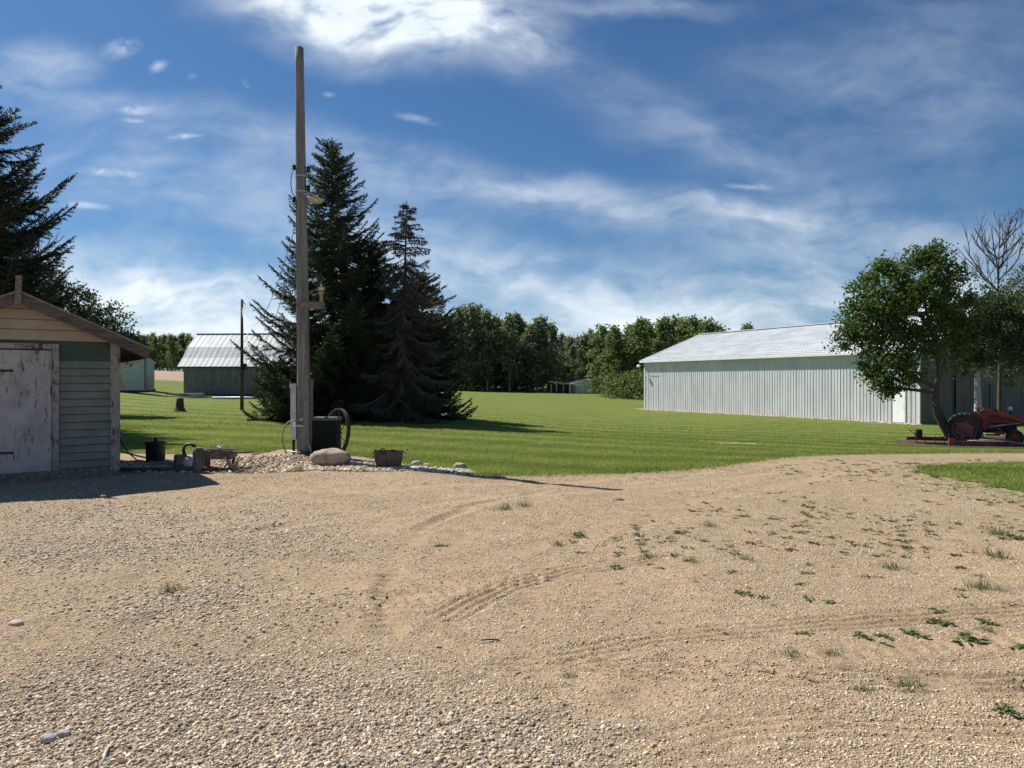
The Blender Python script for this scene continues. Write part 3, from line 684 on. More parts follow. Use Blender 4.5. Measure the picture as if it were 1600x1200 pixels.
def leaves(mb, c, rad, n, size, rg_, flat=.8):
    c = np.asarray(c); m_ = len(c); ids = np.repeat(np.arange(m_), n); k_ = len(ids)
    rr = np.broadcast_to(rad, m_)[ids]; o = rg_.normal(0, .5, (k_, 3)); o[:, 2] *= flat
    p = c[ids]+o*rr[:, None]; a = rg_.normal(0, 1, (k_, 3)); a /= np.linalg.norm(a, axis=1, keepdims=True); a[:, 2] -= .15
    nr = rg_.normal(0, 1, (k_, 3))+[0, 0, .9]; b_ = np.cross(a, nr); b_ /= np.linalg.norm(b_, axis=1, keepdims=True)
    s_ = (size*(.65+.7*rg_.random(k_)))[:, None]; f = np.cross(a, b_)*s_*.12
    V = np.stack([p, p+a*s_*.5+b_*s_*.36+f, p+a*s_, p+a*s_*.45-b_*s_*.36+f], 1)
    mb.add(V.reshape(-1, 3), np.arange(k_*4).reshape(-1, 4))
def limb(mb, p, q, r0, r1, rg_, wob=.12, n=6, k=6, droop=0):
    p, q = np.array(p, float), np.array(q, float); L = np.linalg.norm(q-p); t_ = np.linspace(0, 1, n)[:, None]
    pts = p*(1-t_)+q*t_; w_ = rg_.normal(0, wob*L/3, 3); pts = pts+np.sin(t_*math.pi)*w_+np.array([0, 0, droop*L])*np.sin(t_*math.pi)
    mb.tube(pts, np.linspace(r0, r1, n), k, cap=True); return pts
def leafy(name, label, cat, loc, trunk, lobes, leafm, barkm, seed, size=.1, nleaf=40, crad=.34, rz=0, group=None, r0=.15, sprays=True, fill=.35):
    """trunk: list of points; lobes: (cx,cy,cz,rx,ry,rz,n)"""
    rg_ = np.random.default_rng(seed); root = thing(name, label, cat, loc, rz, group)
    tp = np.array(trunk, float); n_ = len(tp); ti = np.linspace(0, n_-1, n_*4); tp2 = np.array([np.interp(ti, range(n_), tp[:, j]) for j in range(3)]).T
    tb = MB().tube(tp2, r0*(1-.78*np.linspace(0, 1, len(tp2))**.8)*(1+.35*np.exp(-np.linspace(0, 14, len(tp2)))), 10)
    part('trunk', tb, barkm, root, True)
    lf = MB(); br = MB(); S0, S1 = [], []
    for cx, cy, cz, rx, ry, rz_, k_ in lobes:
        c = np.array([cx, cy, cz]); j = np.argmin(np.linalg.norm(tp2-c+np.array([0, 0, .9])*rz_*.9, axis=1)); j = max(j, int(len(tp2)*.35))
        main = limb(br, tp2[j], c+[0, 0, rz_*.2], r0*.38, r0*.1, rg_)
        d = rg_.normal(0, 1, (k_, 3)); d /= np.linalg.norm(d, axis=1, keepdims=True); rad = (fill+(1-fill)*rg_.random(k_)**.55)[:, None]
        cc = c+d*rad*np.array([rx, ry, rz_])*(1+.18*rg_.normal(0, 1, (k_, 1)))
        for q in cc[: max(6, k_//6)]:
            s_ = main[rg_.integers(2, len(main))]; S0.append(s_); mid_ = (s_+q)/2+rg_.normal(0, .08, 3); S1.append(mid_); S0.append(mid_); S1.append(q)
        leaves(lf, cc, crad*(.6+.8*rg_.random(k_)), nleaf, size, rg_)
    if S0: br.segs(S0, S1, .016, .007)
    part('branches', br, barkm, root); part('crown', lf, leafm, root); return root

X, Yd = on(556, 30.5)[0], 30.5
spruce('spruce_tree', 'tall dark green spruce standing behind the wooden pole', (-7.55, 31, tzf(-7.55, 31)), 11.7, 3.7, 1, power=.72, dens=1.25)
spruce('spruce_tree', 'dying grey-brown spruce with a bare ragged top beside the tall green one', (-4.55, 30.2, tzf(-4.55, 30.2)), 9.0, 2.35, 2, M['spruce_dying'], True, .25, dens=1.15, size=.11, power=.78, gap=.16, rough_=.8)
spruce('spruce_tree', 'dark bushy spruce half hidden behind the dying one', (-4.0, 33, tzf(-4.0, 33)), 6.4, 2.55, 3, M['spruce_blue'], power=.55, dens=1.3)
spruce('spruce_tree', 'low dark spruce between the tall green one and the dying one', (-6.0, 31.6, tzf(-6.0, 31.6)), 7.6, 2.9, 4, M['spruce_blue'], power=.6, dens=1.3)
spruce('spruce_tree', 'small spruce low at the left foot of the tall one', (-9.2, 29.8, tzf(-9.2, 29.8)), 2.3, 1.5, 5, M['spruce'], power=.5)
spruce('spruce_tree', 'huge dark spruce cut by the left edge behind the green shed', (-16.6, 22.5, tzf(-16.6, 22.5)), 10.7, 4.6, 6, M['spruce_blue'], dens=1.4, power=.62, z0=.2)

leafy('broadleaf_tree', 'bushy leafy tree behind the roof of the green shed', 'tree', (-19.4, 32, tzf(-19.4, 32)), [(0, 0, 0), (.1, 0, 1.6), (0, 0, 3.4)],
      [(-1.6, 0, 3.6, 1.6, 1.4, 1.5, 50), (0, 0, 4.6, 1.5, 1.5, 1.3, 50), (1.4, 0, 3.6, 1.5, 1.3, 1.3, 50), (.2, .5, 3.2, 1.8, 1.4, 1.0, 50), (1.9, 0, 3.2, 1.0, 1, .8, 34), (-.8, 0, 5.6, 1, 1, .8, 20)], M['shrub'], M['bark'], 21, .12, 90, .38)
# bare twigs poking out between spruce and bush
root = thing('dead_tree', 'bare grey twigs reaching up beside the huge left spruce', 'tree', (-18.2, 28, tzf(-18.2, 28)))
def bare(root, trunk, seed, levels, L0, r0, mat_, spread=.6, up=.35, start=.45, nb=(9, 4, 3)):
    rg_ = np.random.default_rng(seed); br = MB()
    tp = np.array(trunk, float); n_ = len(tp); ti = np.linspace(0, n_-1, n_*4); tp2 = np.array([np.interp(ti, range(n_), tp[:, j]) for j in range(3)]).T
    part('trunk', MB().tube(tp2, r0*(1-.85*np.linspace(0, 1, len(tp2))), 8), mat_, root, True)
    def rec(p, d, L, r_, lv):
        d = d/np.linalg.norm(d); m_ = 5; pts = [p]
        for q in range(m_):
            d = d+rg_.normal(0, .10, 3)+np.array([0, 0, up*.22]); d /= np.linalg.norm(d); pts.append(pts[-1]+d*L/m_)
        br.tube(pts, np.linspace(r_, r_*.35, m_+1), 4)
        if lv == 0: return
        for q in range(nb[min(levels-lv+1, len(nb)-1)]):
            f = .25+.7*rg_.random(); i_ = int(f*m_); o = rg_.normal(0, 1, 3); o -= d*np.dot(o, d); o /= np.linalg.norm(o)
            rec(pts[i_], (pts[min(i_+1, m_)]-pts[max(i_-1, 0)])/max(1e-6, np.linalg.norm(pts[min(i_+1, m_)]-pts[max(i_-1, 0)]))*.8+o*spread, L*(.4+.25*rg_.random()), r_*.5, lv-1)
    for q in range(nb[0]):
        f = start+(1-start)*(q+.5)/nb[0]; i_ = min(int(f*len(tp2)), len(tp2)-1); az = rg_.random()*6.28
        rec(tp2[i_], np.array([math.cos(az)*.8, math.sin(az)*.8, .75]), L0*(1.1-.55*(f-start)/(1-start)), r0*.34, levels-1)
    rec(tp2[-1], np.array([.1, 0, 1]), L0*.6, r0*.25, levels-1)
    part('branches', br, mat_, root)
bare(root, [(0, 0, 0), (.1, 0, 2.5), (.2, 0, 5.2), (.3, 0, 7.0)], 9, 2, 2.1, .1, M['twig'], start=.5)

leafy('broadleaf_tree', 'round-crowned leafy tree with a curved leaning trunk by the steel building', 'tree', (16.35, 27, tzf(16.35, 27)),
      [(.05, 0, -.15), (-.45, 0, .45), (-.80, 0, 1.05), (-.88, 0, 1.9), (-.72, 0, 2.6), (-.8, .05, 3.4), (-1.0, .1, 4.2), (-1.3, 0, 5.2)],
      [(-2.6, 0, 5.6, 1.15, 1.2, 1.0, 60), (-1.1, .1, 6.0, 1.1, 1.2, 1.05, 60), (-3.4, 0, 3.9, 1.0, 1.0, .85, 44), (-2.7, -.3, 2.75, 1.15, .9, .7, 44), (-1.5, .2, 4.7, 1.3, 1.2, 1.0, 50),
       (-3.5, .2, 4.8, .9, .9, .9, 34), (-.1, .2, 4.9, .9, 1, .8, 30), (-1.9, 0, 3.7, 1.3, 1.1, .7, 34), (-.1, 0, 3.9, .7, .8, .5, 14), (-2.6, .3, 6.5, .5, .6, .4, 12), (-1.2, 0, 6.9, .6, .6, .4, 14), (-3.0, 0, 2.0, .55, .5, .35, 9)],
      M['maple'], M['bark_dark'], 31, .115, 64, .31, r0=.21)
leafy('birch_tree', 'pale-trunked birch standing behind the red tractor', 'tree', (19.5, 31, tzf(19.5, 31)),
      [(0, 0, 0), (.05, 0, 1.2), (0, 0, 2.4), (.05, 0, 3.8), (.3, 0, 5.4)],
      [(-1.0, 0, 4.0, 1.2, 1, .8, 40), (.3, 0, 4.3, 1.2, 1.1, .8, 40), (1.5, 0, 3.9, 1.2, 1, .8, 36), (-.3, 0, 5.3, 1.1, 1, .8, 36), (-1.6, .1, 4.9, .7, .7, .5, 16), (.9, 0, 5.5, 1.0, 1, .8, 30), (-.3, 0, 3.2, 1.1, .8, .5, 22),
       (-1.4, 0, 6.1, .35, .4, .7, 9), (2.3, 0, 3.3, 1, .8, .5, 22), (2.6, .3, 4.4, 1.1, 1, .9, 34), (1.9, .3, 5.4, .9, .9, .8, 24)], M['birchleaf'], M['birch'], 33, .105, 74, .36, r0=.2)
root = thing('dead_tree', 'bare-topped dead tree rising above the birch at the right', 'tree', (22.4, 34, tzf(22.4, 34)))
bare(root, [(0, 0, 0), (.05, 0, 3), (-.05, 0, 6), (.0, 0, 8.5)], 12, 3, 2.7, .12, M['wood_dark'], start=.66, nb=(12, 5, 4), spread=.6, up=.7)
leafy('aspen_tree', 'sparse grey-green aspen cut by the right edge', 'tree', (25.2, 36, tzf(25.2, 36)), [(0, 0, 0), (0, 0, 3), (.1, 0, 6), (.1, 0, 8)],
      [(-1.6, 0, 4.2, 1.1, 1, 1.2, 34), (-1.5, 0, 6.0, 1.1, 1, 1.1, 30), (-.2, 0, 7.3, 1.1, 1, 1.0, 32), (.9, 0, 6.2, 1.2, 1, 1.3, 34), (.6, 0, 4.2, 1.3, 1, 1.3, 34), (-.7, 0, 5.2, 1.2, 1, 1.2, 30), (-2.6, 0, 5.1, .6, .6, .9, 12), (-.9, 0, 3.0, 1.2, 1, .8, 26), (1.6, 0, 3.0, 1.2, 1, .8, 20)],
      M['aspen'], M['poplar_bark'], 35, .11, 58, .38, r0=.16)

# distant poplars: a few models, copied
def poplar_model(seed, h, wdt, lm, sparse=1.0):
    rg_ = np.random.default_rng(seed); lobes = []
    for k_ in range(11):
        f = .14+.84*k_/10; rr = wdt*(.45+.75*math.sin(math.pi*min(f*.95+.05, 1))**.7)*(1.0 if f < .85 else .55)
        az = rg_.random()*6.28; off = rr*.42; lobes.append((math.cos(az)*off, math.sin(az)*off, f*h, rr*.8, rr*.8, h*.085, int(17*sparse*(1.25 if .3 < f < .9 else .8))))
    return lobes, [(0, 0, 0), (rg_.normal(0, .12), 0, h*.3), (rg_.normal(0, .2), 0, h*.65), (rg_.normal(0, .25), 0, h*.97)]
LBL = {'mid': ('grey-green poplar in the far row between the spruces and the small white shed', 'poplars of the far row behind the lawn'),
       'right': ('fresh green poplar in the clump behind the far end of the steel building', 'poplars beside the steel building'),
       'left': ('distant dark green tree beyond the brown field', 'trees beyond the brown field'),
       'back': ('distant poplar seen through the gap above the small white shed', 'poplars in the gap over the small white shed'),
       'hid': ('tree seen in slivers between the barn and the dark spruces', 'trees behind the barn and the spruces')}
protoM, protoG = [], []
for i in range(6):
    lo, tp = poplar_model(100+i, 10, 1.55, None); protoM.append(leafy('poplar_tree', LBL['mid'][0], 'tree', (0, 0, 0), tp, lo, M['poplar'], M['poplar_bark'], 200+i, .36, 15, .55, r0=.13, group=LBL['mid'][1]))
for i in range(4):
    lo, tp = poplar_model(140+i, 10, 1.75, None); protoG.append(leafy('poplar_tree', LBL['right'][0], 'tree', (0, 0, 0), tp, lo, M['poplar_green'], M['poplar_bark'], 240+i, .36, 16, .55, r0=.13, group=LBL['right'][1]))
usedp = set()
def place(protos, px, D, h, key, rg_):
    pr = protos[rg_.integers(len(protos))]; x_, y_, z_ = on(px, D); sc = (h/10*(.95+.1*rg_.random()),)*2+(h/10,)
    if pr.name not in usedp: o = pr; usedp.add(pr.name)
    else: o = dup(pr, (0, 0, 0))
    o.location = (x_, y_, z_-.05); o.rotation_euler = (0, 0, rg_.random()*6.28); o.scale = sc
    o['label'], o['group'] = LBL[key]
rg2 = np.random.default_rng(77)
# silhouette: tops (px, py) read along the row
prof_mid = [(690, 500), (710, 486), (735, 481), (765, 487), (783, 506), (797, 489), (812, 494), (828, 503), (850, 496), (872, 510), (884, 520)]
prof_r = [(935, 508), (948, 506), (965, 512), (985, 508), (1003, 490), (1018, 505), (1040, 497), (1055, 500), (1075, 494), (1095, 502), (1118, 501), (1128, 514)]
def top(prof, px): return np.interp(px, [p[0] for p in prof], [p[1] for p in prof])
for px in np.arange(692, 868, 10.5):
    px += rg2.normal(0, 2.5); D = 100+rg2.random()*7; h = (HZ-top(prof_mid, px)-rg2.random()*9)/F_PX*D+EYE-on(px, D)[2]
    place(protoM, px, D, h, 'mid', rg2)
for px in np.arange(698, 896, 15):
    D = 110+rg2.random()*10; h = (HZ-top(prof_mid, px)-8-rg2.random()*18)/F_PX*D+EYE-on(px, D)[2]; place(protoM, px, D, h, 'mid', rg2)
for px in np.arange(944, 1140, 11):
    px += rg2.normal(0, 2.5); D = 84+rg2.random()*12; h = (HZ-top(prof_r, px)-rg2.random()*10)/F_PX*D+EYE-on(px, D)[2]
    place(protoG, px, D, h, 'right', rg2)
for px in np.arange(948, 1132, 17):
    D = 100+rg2.random()*10; h = (HZ-top(prof_r, px)-10-rg2.random()*12)/F_PX*D+EYE-on(px, D)[2]; place(protoG, px, D, h, 'right', rg2)
for px in np.arange(876, 950, 7.5):
    D = 128+rg2.random()*14; h = (HZ-519-rg2.random()*14)/F_PX*D+EYE-on(px, D)[2]; place(protoM, px, D, h, 'back', rg2)
for px in np.arange(150, 300, 6.2):
    D = 235+rg2.random()*20; h = (HZ-522-rg2.random()*8)/F_PX*D+EYE-on(px, D)[2]; place(protoG, px, D, h, 'left', rg2)
for px in np.arange(300, 700, 24):
    D = 150+rg2.random()*25; h = (HZ-535-rg2.random()*10)/F_PX*D+EYE-on(px, D)[2]; place(protoG, px, D, h, 'hid', rg2)
x_, y_, z_ = on(1165, 92); o = dup(protoG[1], (x_, y_, z_), 1.0, (.86, .86, .86)); tag(o, 'lone tree top poking over the ridge of the steel building', 'tree'); o.pop('group', None)
# undergrowth along the foot of the tree rows
def bush_row(pts, h, lm, label, seed, n):
    rg_ = np.random.default_rng(seed); lf = MB(); A = np.array([on(a, b)[:2] for a, b in pts])
    i = rg_.integers(0, len(A)-1, n); tt_ = rg_.random((n, 1)); p = A[i]*(1-tt_)+A[i+1]*tt_+rg_.normal(0, 1, (n, 2))*[.8, 1.6]
    z = tz(p[:, 0], p[:, 1])+h*rg_.random(n)**1.3*(.6+.7*vn(p[:, 0], p[:, 1], .35, 5)); leaves(lf, np.column_stack([p, z]), .75, 14, .26, rg_)
    return tag(part('undergrowth', lf, lm), label, kind='stuff')
bush_row([(690, 103), (790, 107), (885, 108)], 2.6, M['shrub'], 'dark undergrowth at the foot of the grey-green poplar row', 1, 420)
bush_row([(952, 86), (1000, 84), (1030, 82)], 3.2, M['poplar_green'], 'leafy undergrowth at the foot of the green poplars', 2, 330)
bush_row([(870, 140), (950, 140)], 4.0, M['shrub'], 'dark undergrowth behind the small white shed', 3, 200)
bush_row([(140, 232), (305, 232)], 4.5, M['shrub'], 'dark undergrowth beyond the brown field', 4, 420)

# ---------------------------------------------------------------- green garden shed
SX, SY = -6.69, 12.6; SA = math.atan2(.568, .823)
shed = thing('garden_shed', 'old green clapboard shed with a peeling white door and cream gable', 'shed', (SX, SY, 0), SA)
Wd, Dp, Hw, Hr = 2.88, 3.6, 2.26, 2.92; mid_ = -Wd/2
def lap(x0, x1, z0, z1, y=-.0, n=1, th=.034, jit=0):
    mb = MB(); zs = np.linspace(z0, z1, n+1)
    for a_, b_ in zip(zs[:-1], zs[1:]):
        j = random.uniform(-jit, jit)
        g_ = .011 if n > 2 else 0
        v = [(x0, y, a_+g_), (x1, y, a_+g_), (x1, y, b_), (x0, y, b_), (x0, y-th, a_+j+g_), (x1, y-th, a_-j+g_), (x1, y-.006, b_), (x0, y-.006, b_)]
        mb.add(v, [(0, 3, 2, 1), (4, 5, 6, 7), (0, 1, 5, 4), (3, 7, 6, 2), (0, 4, 7, 3), (1, 2, 6, 5)])
    return mb
core = MB(); core.prism([(-Wd+.02, .04), (-.02, .04), (-.02, Hw-.06), (mid_, Hr-.06), (-Wd+.02, Hw-.06)], .012, Dp)
part('wall', core, M['wood_dark'], shed)
part('siding', lap(-.885, -.14, .16, 1.94, 0, 14, jit=.003), M['green_board'], shed, label='faded green clapboards right of the door')
part('siding', lap(-.885, -.14, 1.94, 2.19, 0, 2), M['green_deep'], shed, label='dark green top boards')
part('siding', lap(-Wd+.14, -.885, 2.215, 2.262, -.002, 1, .012), M['green_deep'], shed, label='green strip over the door')
part('siding', lap(-.885, -.14, 2.19, 2.262, -.001, 1, .016), M['green_deep'], shed, label='green strip under the gable')
part('siding', lap(-Wd+.14, -1.97, .16, 2.2, 0, 15), M['green_board'], shed, label='green clapboards left of the door')
gb = MB(); zz = Hw+.005; rows = 4
for k_ in range(rows):
    z0_ = zz+(Hr-zz)*k_/rows+(.010 if k_ else 0); z1_ = zz+(Hr-zz)*(k_+1)/rows
    hw0 = (Hr-z0_)/(Hr-Hw)*Wd/2; hw1 = max(.02, (Hr-z1_)/(Hr-Hw)*Wd/2)
    gb.add([(mid_-hw0, 0, z0_), (mid_+hw0, 0, z0_), (mid_+hw1, 0, z1_), (mid_-hw1, 0, z1_), (mid_-hw0, -.024, z0_), (mid_+hw0, -.024, z0_), (mid_+hw1, -.008, z1_), (mid_-hw1, -.008, z1_)],
           [(0, 3, 2, 1), (4, 5, 6, 7), (0, 1, 5, 4), (3, 7, 6, 2), (0, 4, 7, 3), (1, 2, 6, 5)])
part('gable', gb, M['cream'], shed, label='cream painted gable boards')
part('corner_board', MB().b(-.14, 0, -.045, -.0, .10, 2.27), M['trim_peel'], shed)
part('corner_board', MB().b(-Wd, -Wd+.14, -.045, 0, .10, 2.27), M['trim_peel'], shed)
dr = part('door', MB().b(-1.86, -.985, -.035, -.004, .15, 2.10), M['door_peel'], shed)
part('door_hinge', MB().b(-1.84, -1.5, -.043, -.036, .45, .49).b(-1.84, -1.5, -.043, -.036, 1.75, 1.79), M['iron'], dr)
fr = MB().b(-.975, -.885, -.052, -.002, .14, 2.12).b(-1.96, -1.87, -.052, -.002, .14, 2.12)
part('door_frame', fr, M['trim_peel'], shed)
lin = part('lintel', MB().b(-1.96, -.885, -.055, -.003, 2.125, 2.21), M['trim_peel'], shed)
tx = bpy.data.curves.new('lettering', 'FONT'); tx.body = 'TITAN'; tx.size = .085; tx.extrude = .001; tx.shear = .15; tx.space_character = 1.15
to = link(bpy.data.objects.new('lettering', tx), lin); to.location = (-1.50, -.0575, 2.135); to.rotation_euler = (R(90), 0, 0); 
_tm = bpy.data.meshes.new_from_object(to); C.objects.unlink(to); bpy.data.objects.remove(to)
_tm.materials.clear(); _tm.materials.append(M['wood_dark']); to = link(bpy.data.objects.new('lettering', _tm), lin)
to.location = (-1.50, -.0575, 2.135); to.rotation_euler = (R(90), 0, 0)
part('sill_board', MB().b(-Wd, .02, -.06, -.012, -.05, .075).b(-Wd-.02, 0, -.03, .0, .075, .16), M['wood_grey'], shed)
sl = (Hr-Hw)/(Wd/2); ov = .42; fo = .30
for sgn, nm in ((1, 'right'), (-1, 'left')):
    xe = mid_+sgn*(Wd/2+ov); ze = Hr-sl*(Wd/2+ov); a_, b_ = (mid_, Hr), (xe, ze)
    mb = MB(); n_ = math.hypot(xe-mid_, ze-Hr); nx, nz = (Hr-ze)/n_*sgn, (Wd/2+ov)/n_
    def P2(q, o): return (q[0]+nx*o, q[1]+nz*o)
    q0, q1, q2, q3 = P2(a_, .06), P2(b_, .06), P2(b_, .085), P2(a_, .085)
    part('roof', mb.prism([q0, q1, q2, q3] if sgn > 0 else [q3, q2, q1, q0], -fo, Dp+.2), M['wood_grey'], shed, label=nm+' roof slope')
    q0, q1, q2, q3 = P2(a_, -.085), P2(b_, -.085), P2(b_, .058), P2(a_, .058)
    part('rake_board', MB().prism([q0, q1, q2, q3] if sgn > 0 else [q3, q2, q1, q0], -fo-.012, -fo+.02), M['fascia'], shed)
    q0, q1, q2, q3 = P2(a_, .087), P2((xe+sgn*.03, ze-.012), .087), P2((xe+sgn*.03, ze-.012), .093), P2(a_, .093)
    part('drip_edge', MB().prism([q0, q1, q2, q3] if sgn > 0 else [q3, q2, q1, q0], -fo-.03, Dp+.22), M['galv'], shed)
    rf = MB()
    for yk in np.arange(-fo+.3, Dp, .55): rf.bar((mid_+sgn*Wd*.3, yk, Hr-sl*Wd*.3-.0), (xe-sgn*.03, yk, ze+.012), .05, .09)
    part('rafters', rf, M['wood_dark'], shed)
    part('eave_board', MB().b(min(xe, xe-sgn*.022), max(xe, xe-sgn*.022), -fo+.025, Dp+.19, ze-.075, ze+.05), M['fascia'], shed)
part('side_siding', MB().b(-.012, .012, .02, Dp, .10, 2.2), M['green_board'], shed)
part('ridge_post', MB().box((mid_, -fo-.03, Hr+.10), (.085, .03, .46), (0, R(2), 0)), M['wood_grey'], shed)

# ---------------------------------------------------------------- steel building
BA = math.atan2(.449, .894)
stl = thing('steel_building', 'long white steel building with ribbed walls and a low metal roof', 'building', (22.6, 41.0, -.85), BA)
BW, BL, BH, BR = 12.6, 25.0, 4.31, 6.66
def ribs(p0, du, L, z0f, z1f, nrm, sp=.23, h=.024, wd=.034, lap_=5):
    """ribbed sheet: vertical ribs along wall; z0f/z1f give bottom/top height at s"""
    mb = MB(); p0 = np.array(p0, float); du = np.array(du, float); nrm = np.array(nrm, float)
    prof = []; s_ = 0
    while s_ < L-.05:
        hh_ = h*(1.35 if int(round(s_/sp)) % 3 == 0 else 1)
        prof += [(s_, 0), (s_+.02, hh_), (s_+.02+wd*.6, hh_), (s_+.04+wd*.6, 0), (s_+sp*.58, 0), (s_+sp*.61, h*.12), (s_+sp*.64, 0)]; s_ += sp
    prof.append((L, 0)); prof = [(min(a_, L), b_) for a_, b_ in prof]
    V = []; n_ = len(prof)
    for a_, b_ in prof: V.append(p0+du*a_+nrm*b_+np.array([0, 0, z0f(a_)]))
    for a_, b_ in prof: V.append(p0+du*a_+nrm*b_+np.array([0, 0, z1f(a_)]))
    return mb.add(V, np.array([(i, i+1, n_+i+1, n_+i) for i in range(n_-1)]))
inner = MB().prism([(.05, .02), (BW-.05, .02), (BW-.05, BH-.05), (BW/2, BR-.07), (.05, BH-.05)], .05, BL-.05)
part('frame', inner, M['gable_steel'], stl)
d0, d1 = 0.55, 1.72   # man door near the corner, measured along the long wall
part('wall', ribs((0, d1, 0), (0, 1, 0), BL-d1, lambda s: .10, lambda s: BH-.06, (-1, 0, 0)), M['white_steel'], stl, label='sunlit long side wall')
part('wall', ribs((0, 0, 0), (0, 1, 0), d0, lambda s: .10, lambda s: BH-.06, (-1, 0, 0)), M['white_steel'], stl, label='strip of side wall at the corner')
part('wall', ribs((0, d0, 0), (0, 1, 0), d1-d0, lambda s: 2.22, lambda s: BH-.06, (-1, 0, 0)), M['white_steel'], stl, label='side wall above the door')
part('foundation', MB().b(-.035, .04, 0, BL, -.1, .085), M['trim_white'], stl)
gt = lambda s: (BH+(BR-BH)*(1-abs(s-BW/2)/(BW/2)))-.1
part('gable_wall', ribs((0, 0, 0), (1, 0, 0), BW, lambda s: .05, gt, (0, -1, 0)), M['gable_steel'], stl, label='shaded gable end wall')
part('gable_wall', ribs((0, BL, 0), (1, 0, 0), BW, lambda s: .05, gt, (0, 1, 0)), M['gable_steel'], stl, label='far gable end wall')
part('wall', ribs((BW, 0, 0), (0, 1, 0), BL, lambda s: .1, lambda s: BH-.06, (1, 0, 0)), M['white_steel'], stl, label='hidden side wall')
# sliding door leaves on the gable
for xa, xb in ((3.05, 6.28), (6.32, 9.55)):
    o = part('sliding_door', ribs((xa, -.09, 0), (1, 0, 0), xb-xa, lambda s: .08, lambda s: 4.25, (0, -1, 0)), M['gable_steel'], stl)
    part('door_edge', MB().b(xa-.03, xa, -.13, -.05, .08, 4.27).b(xb, xb+.03, -.13, -.05, .08, 4.27), M['engine'] if xa < 4 else M['gable_steel'], o)
part('door_track', MB().b(1.0, 11.6, -.15, -.04, 4.26, 4.36), M['galv'], stl)
dd = part('door', MB().b(-.03, .02, d0+.30, d1-.06, .12, 2.13), M['door_white'], stl)
part('door_handle', MB().tube([(-.03, d0+.40, 1.05), (-.08, d0+.40, 1.05), (-.08, d0+.48, 1.05)], .012, 6), M['galv'], dd)
part('door_frame', MB().b(-.06, .03, d1-.055, d1, .1, 2.2).b(-.06, .03, d0+.22, d0+.29, .1, 2.2).b(-.06, .03, d0+.29, d1-.055, 2.135, 2.2), M['galv'], stl)
part('wall', MB().b(-.02, .02, d0, d0+.22, .1, 2.21), M['white_steel'], stl, label='plain panel beside the door')
part('corner_trim', MB().b(-.05, .05, -.05, .05, .03, BH-.02), M['trim_white'], stl)
part('corner_trim', MB().b(-.05, .05, BL-.05, BL+.05, .03, BH-.02), M['trim_white'], stl)
slp = math.hypot(BW/2+.35, (BR-BH)*(BW/2+.35)/(BW/2)); kz = (BR-BH)/(BW/2)
for sgn in (-1, 1):
    mb = MB(); prof = []; s_ = -.25
    while s_ < BL+.2:
        prof += [(s_, 0), (s_+.02, .03), (s_+.05, .03), (s_+.07, 0)]; s_ += .305
    prof.append((BL+.25, 0)); n_ = len(prof); V = []
    nn = 9; 
    for q in range(nn):
        f = q/(nn-1); xx_ = BW/2+sgn*(BW/2+.35)*f; zz_ = BR-kz*(BW/2+.35)*f
        for a_, b_ in prof: V.append((xx_, a_, zz_+b_))
    mb.add(V, np.array([(q*n_+i, q*n_+i+1, (q+1)*n_+i+1, (q+1)*n_+i) for q in range(nn-1) for i in range(n_-1)]))
    rf = part('roof', mb, M['roof_steel'], stl, label='roof slope over the sunlit wall' if sgn < 0 else 'hidden roof slope')
    for f in (.90, .955):
        xx_ = BW/2+sgn*(BW/2+.35)*f; zz_ = BR-kz*(BW/2+.35)*f+.045
        part('snow_guard', MB().bar((xx_, -.2, zz_), (xx_, BL+.2, zz_), .07, .05), M['trim_white'], rf)
    xe = BW/2+sgn*(BW/2+.37); ze = BR-kz*(BW/2+.35)
    part('eave_trim', MB().b(min(xe, xe-sgn*.05), max(xe, xe-sgn*.05), -.25, BL+.25, ze-.13, ze+.0), M['trim_white'], stl)
    for yy_ in (-.27, BL+.27):
        part('rake_trim', MB().bar((BW/2, yy_, BR-.06), (xe, yy_, ze-.06), .05, .20), M['trim_white'], stl)
part('ridge_cap', MB().bar((BW/2, -.28, BR+.045), (BW/2, BL+.28, BR+.045), .42, .035), M['trim_white'], stl)
yl = thing('yard_light', 'small light bracket with a loose cable at the far corner of the steel building', 'lamp', (22.6-.449*25.0-.1, 41+.894*25.0, 2.95), BA)
part('bracket', MB().tube([(0, 0, 0), (-.45, .05, .05)], .03, 6), M['galv'], yl)
part('lamp_head', MB().lathe([(.04, .1), (.16, -.02), (.15, -.12), (.02, -.16)], (-.5, .05, 0), 12), M['door_white'], yl)
part('cable', MB().tube([(-.05, 0, .1), (-.1, -.25, -.15), (-.1, -.5, -.45), (-.08, -.9, -.55), (-.05, -1.8, -.62)], .018, 5), M['wire'], yl)
n = 1400; s_ = rg.random(n)*26-.5; off = .15+rg.random(n)**1.4*.75
x = 22.6-.449*s_-.894*off; y = 41+.894*s_-.449*off
def flatstones(name, x, y, sz, mat_, label, seed): return stones(name, x, y, sz, mat_, label, seed, .3)
stones('gravel', x, y, .07+.10*rg.random(n), M['stones'], 'tan gravel strip along the foot of the steel building', 14, .3)

